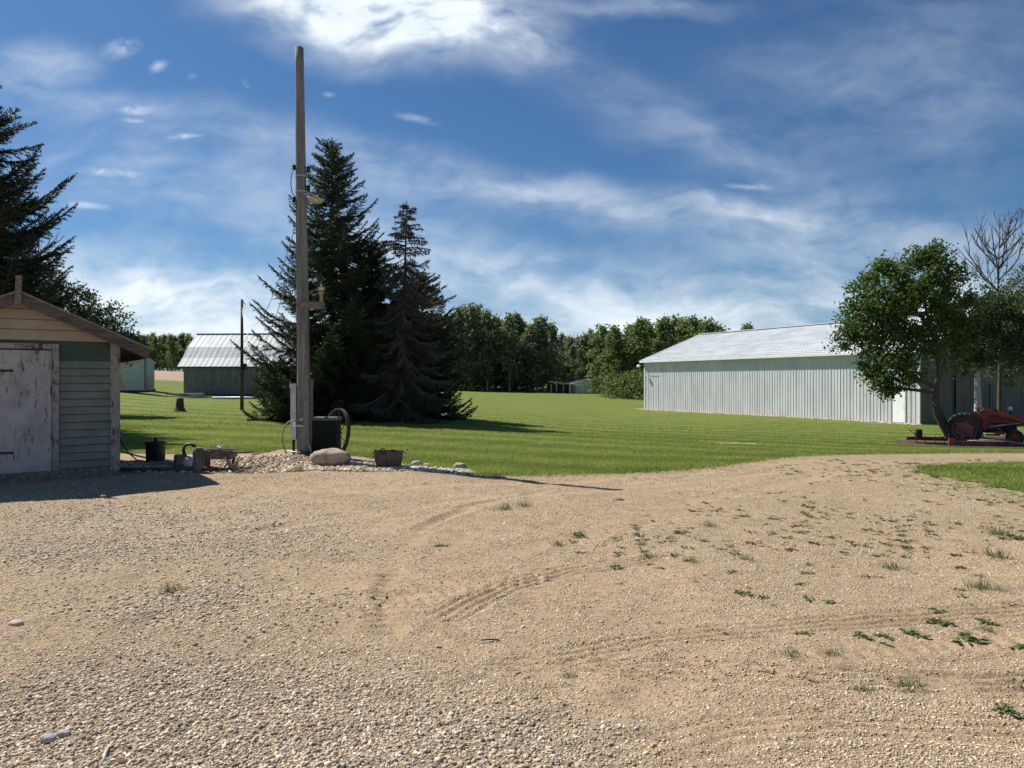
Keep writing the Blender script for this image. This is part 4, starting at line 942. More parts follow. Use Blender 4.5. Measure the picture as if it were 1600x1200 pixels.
# ---------------------------------------------------------------- barn, white shed, small sheds
bx, by, bz = on(287, 66); barn = thing('barn', 'grey board barn with a steep flared tin roof beyond the lawn', 'barn', (bx, by, .42), R(-4))
LW, DW, HB = 10.5, 7.0, 2.55
wl = MB(); s_ = 0
while s_ < LW:
    wd = .17+.05*random.random(); wl.b(s_, min(s_+wd-.008, LW), -.018-.012*random.random(), .02, 0.0, HB); s_ += wd
part('wall', wl, M['barn_board'], barn, label='front wall of grey vertical boards')
part('wall', MB().prism([(0.02, 0), (LW-.02, 0), (LW-.02, HB+.1), (.02, HB+.1)], .03, DW), M['barn_board'], barn, label='barn body')
rp = [(-.55, HB-.05), (.35, HB+.75), (1.25, HB+1.75), (3.0, HB+3.05)]       # y,z profile: flared eave to ridge
mb = MB(); n_ = int(LW/.16)+4; V = []
for q, (y_, z_) in enumerate(rp):
    for i in range(n_): V.append((-.30+i*(LW+.6)/(n_-1), y_, z_+(.014 if i % 3 == 0 else 0)+random.uniform(-.004, .004)))
mb.add(V, np.array([(q*n_+i, q*n_+i+1, (q+1)*n_+i+1, (q+1)*n_+i) for q in range(3) for i in range(n_-1)]))
part('roof', mb, M['old_tin'], barn, label='front tin roof slope')
mb = MB(); V = [(-.3+(LW+.6)*a_, DW-y_ if y_ < 3 else y_, z_) for y_, z_ in rp for a_ in (0, 1)]
mb.add(V, np.array([(2*q, 2*q+1, 2*q+3, 2*q+2) for q in range(3)])); part('roof', mb, M['old_tin'], barn, label='back tin roof slope')
mb = MB(); part('ridge_cap', MB().b(-.32, LW+.32, 2.9, 3.12, HB+3.03, HB+3.10), M['galv'], barn)
gv = [(y_, z_-.04) for y_, z_ in rp[1:]]+[(DW-y_, z_-.04) for y_, z_ in rp[1:-1][::-1]]
for xg in (.03, LW-.05):
    pts = [(0.02, HB)]+gv+[(DW-.02, HB)]
    part('gable', MB().add([(xg, a_, b_) for a_, b_ in pts], [tuple(range(len(pts)))]), M['barn_board'], barn)
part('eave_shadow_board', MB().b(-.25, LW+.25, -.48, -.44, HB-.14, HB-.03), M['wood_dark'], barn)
part('knot_hole', MB().lathe([(.10, 0), (.08, -.02)], (2.6, -.035, .95), 8, 'y'), M['wood_dark'], barn)
part('meter_box', MB().b(8.65, 8.9, -.12, -.04, .95, 1.3), M['door_white'], barn)

wx, wy, wz = on(228, 57); ws = thing('white_shed', 'pale grey shed on skids with a yellow panel behind the green shed', 'shed', (wx, wy, wz+.05), R(4))
body = MB().add([(-3.2, 0, .35), (0, 0, .35), (0, 0, 2.75), (-3.2, 0, 2.1), (-3.2, 1.6, .35), (0, 1.6, .35), (0, 1.6, 2.35), (-3.2, 1.6, 1.9)],
                [(0, 1, 2, 3), (5, 4, 7, 6), (1, 5, 6, 2), (4, 0, 3, 7), (3, 2, 6, 7), (0, 4, 5, 1)])
part('wall', body, M['pale_shed'], ws)
part('corner_trim', MB().b(-.12, .02, -.03, -.002, .35, 2.66), M['gable_steel'], ws)
part('end_panel', MB().b(.003, .02, .25, 1.35, .4, 1.4), M['cream'], ws)
part('panel', MB().b(-3.1, -1.75, -.022, -.002, .42, 1.5), M['yellow'], ws, label='yellow painted panel')
mk = MB()
for a_, b_, c_, d_ in ((-2.9, 1.3, -2.2, 1.0), (-2.8, .95, -2.15, 1.35), (-2.5, 1.4, -2.4, .85), (-2.8, 1.12, -2.15, 1.16)): mk.bar((a_, -.03, b_), (c_, -.03, d_), .008, .08, (0, 1, 0))
part('mark', mk, M['black'], ws)
part('roof', MB().add([(-3.35, -.1, 2.10), (.08, -.1, 2.80), (.08, 1.7, 2.37), (-3.35, 1.7, 1.93), (-3.35, -.1, 2.15), (.08, -.1, 2.85), (.08, 1.7, 2.42), (-3.35, 1.7, 1.98)],
     [(0, 3, 2, 1), (4, 5, 6, 7), (0, 1, 5, 4), (1, 2, 6, 5), (2, 3, 7, 6), (3, 0, 4, 7)]), M['trim_white'], ws)
part('skid', MB().b(-3.3, .1, .0, .18, .08, .33), M['wood_dark'], ws); part('skid', MB().b(-3.3, .1, 1.4, 1.58, .08, .33), M['wood_dark'], ws)
part('floor', MB().b(-3.3, .08, -.1, 1.7, .26, .349), M['galv'], ws)
part('ramp', MB().box((.9, -.1, .12), (2.0, 1.1, .06), (0, R(7), 0)), M['wood_dark'], ws)

lp = thing('plank_pile', 'low pile of grey boards and posts on the grass before the barn', 'plank pile', on(300, 58), R(-5))
for k_, (x0, x1, yy_, z_) in enumerate(((-2.3, .6, 0, .12), (-1.9, 1.1, .3, .2), (-2.4, -.4, .5, .3), (-.8, 2.8, -.2, .08), (-1.6, .9, .1, .34))):
    part('plank', MB().box(((x0+x1)/2, yy_, z_), (x1-x0, .3, .10), (0, R(random.uniform(-3, 3)), R(random.uniform(-6, 6)))), M['wood_grey'] if k_ % 2 else M['galv'], lp)
lb = thing('fallen_pole', 'long pale pole lying on the grass in front of the barn', 'pole', on(385, 57), R(2))
part('log', MB().tube([(-2.6, 0, .12), (0, .05, .13), (3.5, 0, .12)], [.11, .10, .09], 8), M['galv'], lb, True)

fx, fy, fz = on(921, 98); fs = thing('small_shed', 'small white shed with a grey roof in the gap of the far trees', 'shed', (fx, fy, fz), R(10))
part('wall', MB().b(-1.9, 1.9, 0, 3, 0, 1.35), M['white_steel'], fs)
part('roof', MB().prism([(-2.9, 1.25), (2.1, 1.42), (1.3, 2.0), (-.9, 1.78)], -.3, 3.2), M['roof_steel'], fs)
part('post', MB().b(-2.7, -2.55, -.2, -.05, 0, 1.3).b(-1.0, -.85, -.1, 0.0-.002, 0, 1.3), M['door_white'], fs)
part('door', MB().b(.4, .62, -.03, -.002, .05, 1.3), M['wood_dark'], fs)
part('brace', MB().bar((-2.1, -.1, 1.2), (-1.2, -.1, .1), .05, .14, (0, 1, 0)).b(-2.2, -1.0, -.12, -.04, 1.0, 1.3), M['door_white'], fs)
fx, fy, fz = on(879, 97); f2 = thing('open_lean_to', 'low open lean-to with pale posts left of the small white shed', 'lean-to', (fx, fy, fz), R(4))
part('roof', MB().prism([(-1.7, 1.45), (1.6, 1.1), (1.6, 1.2), (-1.7, 1.6)], -.3, 2.5), M['galv'], f2)
for xx_ in (-1.5, -.8, .1, .9, 1.5): part('post', MB().b(xx_-.06, xx_+.06, -.1, .02, 0, 1.18), M['birch'], f2)
part('back_wall', MB().b(-1.5, 1.5, 2.2, 2.3, 0, 1.1), M['wood_dark'], f2)

# ---------------------------------------------------------------- utility pole
PX0, PY0 = -4.14, 14.75; pz = tzf(PX0, PY0)
pole = thing('utility_pole', 'tall weathered wooden pole with a lamp and a short bracket', 'pole', (PX0, PY0, pz))
Hp = 8.15; n_ = 26; zz = np.linspace(-.2, Hp, n_); lx = -.105*(zz/Hp)-.0
part('shaft', MB().tube(np.stack([lx, 0*zz, zz], 1), np.interp(zz, [0, 1.2, Hp], [.146, .134, .082])*(1+.02*np.sin(zz*5)), 20), M['pole_wood'], pole, True)
def PZ(py, D=PY0): return EYE+(HZ-py)/F_PX*D-pz
lamp = part('lamp_shade', MB().lathe([(.03, .09), (.045, .055), (.15, -.01), (.147, -.018), (.04, .045), (.0, .045)], (.235, -.06, PZ(313)), 20).xform(Matrix.Translation((.235, -.06, PZ(313))) @ Matrix.Rotation(R(-16), 4, 'X') @ Matrix.Translation((-.235, .06, -PZ(313)))), M['shade'], pole, True)
part('bulb', MB().lathe([(.0, .045), (.03, .03), (.036, -.0), (.0, -.035)], (.235, -.06, PZ(313)), 10), M['glassy'], lamp, True)
part('lamp_arm', MB().tube([(-.02, -.06, PZ(305)), (.12, -.07, PZ(303)), (.2, -.06, PZ(306)), (.235, -.06, PZ(308))], .014, 6), M['galv'], pole)
z_ = PZ(478); part('bracket_arm', MB().box((.16, -.14, z_), (.54, .09, .13), (0, R(2), 0)), M['wood_grey'], pole)
ins = part('insulator', MB().lathe([(.045, 0), (.035, .04), (.03, .14), (.05, .17), (.055, .22), (.03, .24), (.0, .245)], (.37, -.14, z_+.062), 12), M['insul'], pole, True)
part('insulator_cap', MB().lathe([(.055, .0), (.058, .035), (.02, .07), (.012, .13)], (.37, -.14, z_+.065+.235), 12), M['glassy'], ins, True)
for zpy, sx_ in ((262, -1), (265, 1), (294, 1), (312, -1)):
    z_ = PZ(zpy); part('spool_insulator', MB().lathe([(.03, -.05), (.045, -.02), (.03, 0), (.045, .02), (.03, .05)], (lx[15]+sx_*.145, -.02, z_), 10).tube([(lx[15]+sx_*.09, -.02, z_+.03), (lx[15]+sx_*.17, -.02, z_+.05)], .012, 5), M['black'], pole)
part('service_wire', MB().tube([(-.19, -.06, PZ(262)), (-.235, -.08, PZ(275)), (-.25, -.08, PZ(290)), (-.22, -.08, PZ(303)), (-.15, -.09, PZ(310)), (-.13, -.12, PZ(330)), (-.11, -.13, PZ(480)), (-.12, -.13, PZ(600))], .009, 5), M['wire'], pole, True)
for zpy in (276, 300): part('band', MB().lathe([(.114, -.012), (.118, -.012), (.118, .012), (.114, .012)], (lx[15] if zpy < 400 else lx[8], 0, PZ(zpy)), 16, cap=False), M['galv'], pole)
part('ground_wire', MB().tube([(.10, -.09, PZ(480)), (.12, -.08, PZ(560)), (.135, -.07, PZ(700))], .006, 5), M['wire'], pole)
part('side_plank', MB().b(.115, .155, -.03, .06, .2, 1.55), M['wood_grey'], pole)
# conduit box left of pole
cz = thing('meter_cabinet', 'narrow pale grey electrical cabinet fixed to the left of the pole', 'electrical box', (PX0-.20, PY0-.03, pz))
part('box', MB().b(-.055, .055, -.06, .05, .34, 1.36), M['pvc'], cz, bevel=.005)
part('lid', MB().b(-.068, .062, -.072, .055, 1.362, 1.45), M['galv'], cz)
part('seam', MB().b(-.059, .059, -.065, .0, .83, .86).b(-.059, .059, -.065, 0, 1.25, 1.265), M['galv'], cz)
part('conduit', MB().tube([(0, -.02, .36), (0, -.03, .15), (.02, -.05, -.05)], .03, 8), M['black'], cz)
part('sticker', MB().b(.0, .04, -.0635, -.061, .60, .70), M['door_white'], cz)
hs = thing('garden_hose', 'pale hose arching down from a tap on the pole', 'hose', (PX0, PY0, pz))
part('tube', MB().tube([(-.05, -.17, .72), (-.16, -.18, .73), (-.27, -.18, .69), (-.35, -.19, .58), (-.385, -.19, .44), (-.37, -.2, .28), (-.32, -.2, .12), (-.27, -.21, -.0)], .014, 7), M['hose'], hs, True)
part('tap', MB().tube([(-.02, -.13, .72), (-.03, -.2, .74), (.03, -.21, .77)], .018, 6).box((-.05, -.17, .62), (.14, .05, .035)), M['galv'], hs)
cd = thing('bent_pipe', 'thin grey pipe bent round the foot of the pole', 'pipe', (PX0, PY0, pz))
part('pipe', MB().tube([(-.3, -.2, .12), (-.05, -.22, .10), (.18, -.2, .06), (.3, -.18, .05), (.34, -.17, -.03)], .014, 6).tube([(.1, -.15, .35), (.18, -.16, .1), (.2, -.16, 0)], .012, 6), M['galv'], cd, True)
st = thing('pole_stump', 'cut dark stump piece at the foot of the tall pole', 'stump', (PX0+.16, PY0-.16, pz-.06))
part('log', MB().lathe([(.17, -.05), (.16, .10), (.14, .16), (.0, .165)], (0, 0, 0), 14, sx=1.3), M['wood_dark'], st, True)
gc = thing('utility_box', 'dark green metal cabinet between the pole and the iron wheel', 'electrical box', (PX0+.39, PY0+.18, pz-.07), R(-3))
part('box', MB().b(-.245, .245, -.2, .2, 0, .78), M['cabinet'], gc, bevel=.008)
part('lid', MB().box((0, 0, .815), (.52, .44, .06), None, (.94, .9)), M['cabinet_top'], gc, bevel=.006)
part('hinge', MB().b(.03, .10, -.225, -.19, .845, .86), M['black'], gc)

wh = thing('wagon_wheel', 'rusty spoked iron wheel leaning on the green cabinet', 'wheel', (PX0+.53, PY0+.10, pz-.08), R(-50))
rw = .52; tilt = Matrix.Translation((0, 0, 0)) @ Matrix.Rotation(R(-9), 4, 'X')
rim = MB(); V = []; ns = 48
for k_ in range(ns):
    a_ = 2*math.pi*k_/ns
    for dy_, rr in ((-.04, rw), (.04, rw), (.04, rw-.018), (-.04, rw-.018)): V.append((rr*math.cos(a_), dy_, rw+rr*math.sin(a_)))
rim.add(V, np.array([(k_*4+j, k_*4+(j+1) % 4, ((k_+1) % ns)*4+(j+1) % 4, ((k_+1) % ns)*4+j) for k_ in range(ns) for j in range(4)]))
part('rim', rim.xform(tilt), M['iron'], wh)
part('hub', MB().lathe([(.045, -.10), (.06, -.05), (.06, .05), (.045, .10)], (0, 0, rw), 12, 'y').xform(tilt), M['iron'], wh, True)
sp_ = MB()
for k_ in range(14):
    a_ = 2*math.pi*k_/14; s2_ = .06 if k_ % 2 else -.06; sp_.tube([(.05*math.cos(a_), s2_, rw+.05*math.sin(a_)), ((rw-.01)*math.cos(a_+.18), -s2_*.3, rw+(rw-.01)*math.sin(a_+.18))], .009, 5)
part('spokes', sp_.xform(tilt), M['iron'], wh)

def rock(name, label, loc, d, mat_, seed, rz=0, cat='rock'):
    rg_ = np.random.default_rng(seed); V = []; nu, nv = 28, 18
    for j in range(nv+1):
        th = math.pi*j/nv
        for i in range(nu):
            a_ = 2*math.pi*i/nu; p = np.array([math.sin(th)*math.cos(a_), math.sin(th)*math.sin(a_), math.cos(th)])
            p = np.sign(p)*np.abs(p)**.85
            k_ = 1+.32*(fbm(p[0]*1.3+seed, p[1]*1.3+p[2], 1.1, 4, seed)-.5)+.2*(fbm(p[2]*2+seed*3, p[0]*2-p[1], 1.6, 4, seed+1)-.5); V.append(p*k_*np.array(d)/2)
    F = [(j*nu+i, j*nu+(i+1) % nu, (j+1)*nu+(i+1) % nu, (j+1)*nu+i) for j in range(nv) for i in range(nu)]
    o = part(name, MB().add(V, F), mat_, None, True); o.location = (loc[0], loc[1], loc[2]+d[2]*.36); o.rotation_euler = (0, 0, rz); return tag(o, label, cat)
g_ = G(516, 727); rock('boulder', 'rounded tan boulder in front of the pole', g_, (.72, .5, .36), M['boulder'], 4, .1, 'boulder')
g_ = G(492, 728); rock('small_rock', 'small pale stone at the left foot of the boulder', g_, (.16, .13, .12), M['pebble_white'], 8)
g_ = G(651, 729); rock('small_rock', 'grey rock at the left end of the white pebble border', g_, (.22, .18, .13), M['rock'], 5)
g_ = G(718, 733); rock('small_rock', 'round pinkish rock at the right end of the white pebble border', g_, (.24, .2, .13), M['boulder'], 6)
g_ = G(667, 729); rock('small_rock', 'low speckled stone just right of the grey rock', g_, (.13, .12, .07), M['rock'], 7)

g_ = G(605, 732); tb_ = thing('tub_planter', 'weathered half-barrel tub planter with an iron ring', 'planter', (g_[0], g_[1]+.15, g_[2]), .2)
stv = MB(); n_ = 20
for k_ in range(n_):
    a_ = 2*math.pi*k_/n_; c_, s_ = math.cos(a_), math.sin(a_); w2 = math.pi/n_*.96
    q = []
    for r1_, z_ in ((.225, 0), (.275, .32+.012*random.uniform(-1, 1))):
        for rr in (r1_, r1_-.022):
            for da in (-w2, w2): q.append((rr*math.cos(a_+da), rr*math.sin(a_+da)*.8, z_))
    stv.add(q, [(0, 1, 5, 4), (2, 6, 7, 3), (0, 4, 6, 2), (1, 3, 7, 5), (4, 5, 7, 6), (0, 2, 3, 1)])
part('staves', stv, M['tub_wood'], tb_)
part('soil', MB().lathe([(.0, .24), (.25, .24)], (0, 0, 0), 18, sy=.8), M['wood_dark'], tb_)
part('band', MB().lathe([(.247, .12), (.254, .12), (.258, .155), (.251, .155)], (0, 0, 0), 24, sy=.8, cap=False), M['rust'], tb_)
part('ring', MB().tube([(-.12+.05*math.cos(a_), -.215, .32+.05*math.sin(a_)) for a_ in np.linspace(0, 6.28, 15)[:-1]], .012, 6, closed=True), M['iron'], tb_)
pl = MB(); rg_ = np.random.default_rng(3); leaves(pl, np.column_stack([rg_.normal(-.03, .1, 14), rg_.normal(0, .07, 14), np.full(14, .27)]), .06, 5, .05, rg_); part('dry_plant', pl, M['spruce_dying'], tb_)

# black can, swan, logs, wooden wagon frame, branches, sticks
g_ = G(243, 723); bc = thing('black_can', 'black lidded can on the gravel right of the green shed', 'can', g_)
part('body', MB().lathe([(.15, 0), (.175, .03), (.18, .36), (.19, .37), (.19, .385)], (0, 0, 0), 20), M['black'], bc, True)
part('lid', MB().lathe([(.195, .387), (.18, .41), (.08, .43), (.0, .432)], (0, 0, 0), 20).lathe([(.03, .43), (.045, .47), (.0, .49)], (0, 0, 0), 10), M['black'], bc, True)
g_ = G(296, 731); sw = thing('swan_planter', 'black-necked swan planter with a pale body beside the log', 'garden ornament', g_)
part('body', MB().lathe([(0, 0), (.10, .02), (.13, .10), (.10, .19), (.05, .22), (0, .22)], (.02, 0, 0), 14, sx=1.15), M['swan_white'], sw, True)
a_ = np.linspace(0, 1, 14); nk = [(-.04, 0, .16), (-.09, 0, .24), (-.11, 0, .32), (-.09, 0, .39), (-.03, 0, .43), (.04, 0, .43), (.09, 0, .40), (.12, 0, .35), (.13, 0, .31)]
part('neck', MB().tube(nk, [.04, .032, .028, .026, .026, .028, .032, .026, .008], 8), M['black'], sw, True)
part('bill', MB().tube([(.125, 0, .33), (.14, 0, .28), (.145, 0, .25)], [.016, .012, .004], 6), M['rust'], sw)
def log_(name, label, loc, r_, h, tilt_, seed):
    o = thing(name, label, 'log', loc); rg_ = np.random.default_rng(seed)
    zz = np.linspace(-.02, h, 6); mb = MB().tube(np.stack([np.sin(tilt_)*zz, 0*zz, zz], 1), r_*(1+rg_.normal(0, .04, 6)), 14); part('bark', mb, M['bark'], o, True)
    part('cut_end', MB().lathe([(r_*.93, 0), (r_*.9, .008), (0, .009)], (math.sin(tilt_)*h, 0, h+.001), 14), M['wood_grey'], o)
g_ = G(308, 738); log_('log_stump', 'upright grey log with a dark band beside the swan planter', g_, .085, .42, .03, 1)
g_ = G(318, 734); log_('log_stump', 'darker upright log right behind the banded grey log', (g_[0], g_[1]+.05, g_[2]), .08, .37, -.05, 2)
g_ = G(285, 733); log_('log_stump', 'short dark log lying in the shade by the swan planter', (g_[0]-.1, g_[1]+.1, g_[2]), .11, .24, .1, 5)
g_ = G(338, 736); wg = thing('wooden_cart', 'rotting wooden garden cart with an iron hoop wheel', 'garden cart', (g_[0], g_[1]+.12, g_[2]), R(6))
part('tray', MB().b(-.24, .26, -.10, -.07, .22, .36).b(-.24, .26, .22, .25, .22, .36).b(-.24, -.21, -.07, .22, .22, .37).b(.23, .26, -.07, .22, .22, .34).b(-.21, .23, -.07, .22, .20, .23), M['wood_grey'], wg)
part('wheel', MB().tube([(.19*math.cos(a_), -.16, .19+.19*math.sin(a_)) for a_ in np.linspace(0, 6.28, 29)[:-1]], .013, 6, closed=True), M['iron'], wg, True)
part('leg', MB().box((.24, 0, .11), (.04, .05, .24), (0, R(12), 0)), M['wood_dark'], wg); part('leg', MB().box((-.22, .15, .11), (.04, .05, .24)), M['wood_dark'], wg)
part('handle', MB().bar((.22, -.05, .30), (.62, -.1, .34), .03, .03), M['wood_grey'], wg)
fl = MB(); rg_ = np.random.default_rng(8)
for q in range(4): fl.box((rg_.uniform(-.15, .2), rg_.uniform(-.05, .15), .38+rg_.random()*.06), (.10, .05, .02), tuple(rg_.uniform(-.6, .6, 3)))
part('wood_chips', fl, M['flower'], wg)
g_ = G(368, 737); dw = thing('driftwood', 'tangle of dead grey branches right of the wooden cart', 'branches', g_)
mb = MB(); rg_ = np.random.default_rng(6)
for q in range(13):
    a_ = rg_.uniform(-.3, 2.6); L = rg_.uniform(.2, .42); p0 = np.array([rg_.uniform(-.12, .1), rg_.uniform(-.05, .1), .03]); mb.tube([p0, p0+np.array([math.cos(a_)*L*.5, rg_.normal(0, .05), abs(math.sin(a_))*L*.5]), p0+np.array([math.cos(a_)*L+.02, rg_.normal(0, .08), abs(math.sin(a_))*L*.8])], [.016, .012, .005], 5)
part('branch', mb, M['wood_grey'], dw)
g_ = G(235, 722); pp = thing('long_stick', 'long bare stick slanting over the debris right of the green shed', 'stick', (g_[0], g_[1]-.2, g_[2]))
part('shaft', MB().tube([(-.7, .1, .26), (-.2, 0, .15), (.3, -.1, .06), (.75, -.2, .02)], [.016, .017, .018, .018], 6), M['wood_grey'], pp, True)
g_ = G(215, 722); pp = thing('black_cable', 'black cable hanging down the corner of the green shed', 'cable', (g_[0], g_[1], g_[2]))
part('cord', MB().tube([(-.32, -.1, .55), (-.25, -.1, .36), (-.12, -.1, .18), (.05, -.12, .05), (.5, -.2, .02)], .012, 6), M['black'], pp, True)
g_ = G(255, 737); pp = thing('old_rail', 'old dark rail half buried in the shade right of the green shed', 'rail', g_, .05)
part('bar', MB().box((0, 0, .04), (1.9, .07, .07), (0, 0, 0)), M['wood_dark'], pp)
g_ = G(262, 728); pp = thing('teal_board', 'thin greenish board lying in the shaded debris', 'board', g_, -.05)
part('plank', MB().box((0, 0, .05), (.7, .09, .02), (R(5), R(3), 0)), M['green_board'], pp)
# white bone-like stick near the lower left
g_ = G(165, 1185); pp = thing('white_twig', 'bleached forked twig on the gravel at the bottom left', 'twig', g_)
part('stem', MB().tube([(-.03, .12, .01), (-.015, .04, .015), (0, -.01, .012), (.02, -.05, .01)], [.003, .006, .008, .004], 6).tube([(-.015, .04, .015), (.0, .09, .02)], [.005, .002], 5), M['flower'], pp, True)
g_ = G(187, 1193); rock('small_rock', 'flat reddish stone by the bleached twig', (g_[0], g_[1], g_[2]-.01), (.07, .035, .025), M['rust'], 12, .4)
for px_, py_, s_, lb_ in ((75, 1158, .07, 'dark angular stone in the near left gravel'), (100, 1155, .06, 'second dark stone just right of the dark angular one'), (25, 980, .09, 'white flat stone at the left edge of the gravel')):
    g_ = G(px_, py_); rock('small_rock', lb_, (g_[0], g_[1], g_[2]-.005), (s_, s_*.7, s_*.5), M['pebble_white'] if px_ == 25 else M['rock'], px_)
g_ = G(766, 1004); pp = thing('dark_twig', 'short dark twig lying on the tyre-marked dirt', 'twig', g_)
part('stem', MB().tube([(-.06, 0, .008), (0, .003, .012), (.06, -.003, .008)], [.004, .006, .004], 6), M['wood_dark'], pp, True)
g_ = G(281, 643); sp2 = thing('tree_stump', 'dark tree stump standing alone on the left lawn', 'stump', (g_[0], g_[1], g_[2]))
hgt = 21/F_PX*g_[1]
part('stump', MB().lathe([(hgt*.55, -.02), (hgt*.40, .06), (hgt*.30, hgt*.35), (hgt*.27, hgt*.75), (hgt*.25, hgt), (0, hgt*.97)], (0, 0, 0), 16), M['wood_dark'], sp2, True)
# second pole
g_ = G(378, 641); D2 = g_[1]; p2 = thing('utility_pole', 'thin dark pole standing on the lawn in front of the barn', 'pole', g_)
h2 = (641-468)/F_PX*D2
part('shaft', MB().tube([(0, 0, -.1), (0, 0, h2)], [.11*D2/45, .075*D2/45], 12), M['wood_dark'], p2, True)
part('box', MB().b(.02, .24, -.2, .1, h2*.36, h2*.42), M['black'], p2)
part('hook', MB().tube([(.05, 0, h2*.985), (.2, 0, h2*.95)], .02, 5), M['iron'], p2)
# wires from the tall pole to the thin pole
P1 = np.array([PX0-.12, PY0, pz+PZ(335)]); P2w = np.array([g_[0], g_[1], g_[2]+h2*.93])
for k_, (dz, sg) in enumerate(((0, 1.5), (-.5, 2.0))):
    tt = np.linspace(0, 1, 24)[:, None]; q = (P1+[0, 0, dz])*(1-tt)+(P2w+[0, 0, dz*.3])*tt; q[:, 2] -= (sg*4*tt*(1-tt))[:, 0]
    tag(part('power_wire', MB().tube(q, .009, 4), M['galv']), ('upper' if k_ == 0 else 'lower')+' thin wire sagging between the tall pole and the thin dark pole', 'wire')

# ---------------------------------------------------------------- tractor and implements
tx0, ty0 = 16.1, 26.3; tz0 = tzf(tx0, ty0)
tr = thing('tractor', 'old faded red tractor with a front loader under the trees', 'tractor', (tx0, ty0, tz0-.03), R(-30)); tr.scale = (.86, .86, .86)
def wheel(cx, cy, r_, wd, lugs, parent, rimmat, name='wheel'):
    w_ = part(name, MB().lathe([(r_*.70, -wd*.36), (r_*.74, -wd*.5), (r_*.9, -wd*.52), (r_*.975, -wd*.36), (r_*.985, 0), (r_*.975, wd*.36), (r_*.9, wd*.52), (r_*.74, wd*.5), (r_*.70, wd*.36)], (cx, cy, r_), 40, 'y', cap=False), M['rubber'], parent, True)
    if lugs:
        lg = MB()
        for k_ in range(lugs):
            for sg in (-1, 1):
                a_ = 2*math.pi*(k_+(.5 if sg > 0 else 0))/lugs; c_, s_ = math.cos(a_), math.sin(a_)
                lg.bar((cx+r_*.965*c_, cy+sg*wd*.02, r_+r_*.965*s_), (cx+r_*.93*math.cos(a_+.16), cy+sg*wd*.52, r_+r_*.93*math.sin(a_+.16)), .045*r_/.62, .07*r_/.62, (c_, 0, s_))
        part('tread', lg, M['rubber'], w_)
    rimp = MB().lathe([(r_*.72, -wd*.30), (r_*.66, -wd*.34), (r_*.60, -wd*.1), (r_*.60, wd*.1), (r_*.66, wd*.34), (r_*.72, wd*.3)], (cx, cy, r_), 32, 'y', cap=False)
    rimp.lathe([(r_*.62, -wd*.05), (r_*.42, -wd*.20), (r_*.2, -wd*.24), (r_*.16, -wd*.42), (.0, -wd*.43)], (cx, cy, r_), 24, 'y')
    part('rim', rimp, rimmat, w_, True)
    hb = MB()
    for k_ in range(6): a_ = k_*math.pi/3+.3; hb.box((cx+r_*.5*math.cos(a_), cy-wd*.2, r_+r_*.5*math.sin(a_)), (r_*.16, wd*.14, r_*.22), (0, -a_, 0))
    part('hub_lugs', hb, rimmat, w_); return w_
wheel(0, 0, .635, .34, 20, tr, M['red_dull']); wheel(0, 1.55, .635, .34, 20, tr, M['red_dull'])
wheel(1.78, .60, .32, .16, 0, tr, M['red'], 'front_wheel'); wheel(1.78, .95, .32, .16, 0, tr, M['red'], 'front_wheel')
part('rear_axle', MB().lathe([(.11, .15), (.17, .45), (.17, 1.1), (.11, 1.4)], (0, 0, .635), 14, 'y'), M['engine'], tr, True)
part('transmission', MB().b(-.25, .75, .6, .95, .50, .85), M['engine'], tr, bevel=.03)
part('engine', MB().b(.75, 1.85, .62, .93, .48, .92).b(.9, 1.3, .5, .62, .55, .8).lathe([(.07, -.12), (.07, .12)], (1.5, .54, .7), 10), M['engine'], tr, bevel=.02)
part('hood', MB().prism([(.70, .90), (2.10, .86), (2.14, 1.12), (1.98, 1.22), (.72, 1.26)], .58, .97), M['red'], tr, bevel=.04)
part('grille', MB().b(2.11, 2.17, .60, .95, .52, 1.10), M['red_dull'], tr, bevel=.01)
part('front_axle', MB().b(1.70, 1.86, .70, .85, .28, .55), M['engine'], tr)
fn = MB(); V = []; n_ = 14
for yk in (-.12, .26):
    for k_ in range(n_):
        a_ = R(20)+R(125)*k_/(n_-1); V.append((.72*math.cos(a_), yk, .66+.72*math.sin(a_)))
part('fender', MB().add([(p[0], p[1]+.14+.12, p[2]) for p in V], np.array([(k_, k_+1, n_+k_+1, n_+k_) for k_ in range(n_-1)])), M['engine'], tr)
part('seat', MB().box((-.05, .78, 1.12), (.42, .42, .08)).box((-.27, .78, 1.28), (.06, .40, .30), (0, R(-12), 0)), M['engine'], tr, bevel=.03)
part('steering_wheel', MB().tube([(.50+.06*math.cos(a_), .78+.20*math.sin(a_), 1.36+.19*math.cos(a_)) for a_ in np.linspace(0, 6.28, 21)[:-1]], .016, 6, closed=True).tube([(.5, .78, 1.36), (.75, .78, 1.18)], .02, 6), M['black'], tr, True)
part('air_cleaner', MB().lathe([(.03, 0), (.03, .22), (.045, .24)], (1.62, .70, 1.18), 10), M['engine'], tr, True)
part('pre_cleaner_jar', MB().lathe([(.05, 0), (.075, .03), (.075, .14), (.05, .16), (.0, .17)], (1.62, .70, 1.42), 12), M['glassy'], tr, True)
part('muffler', MB().lathe([(.04, 0), (.04, .05), (.09, .08), (.09, .22), (.03, .26)], (1.12, .80, 1.22), 12), M['rust'], tr, True)
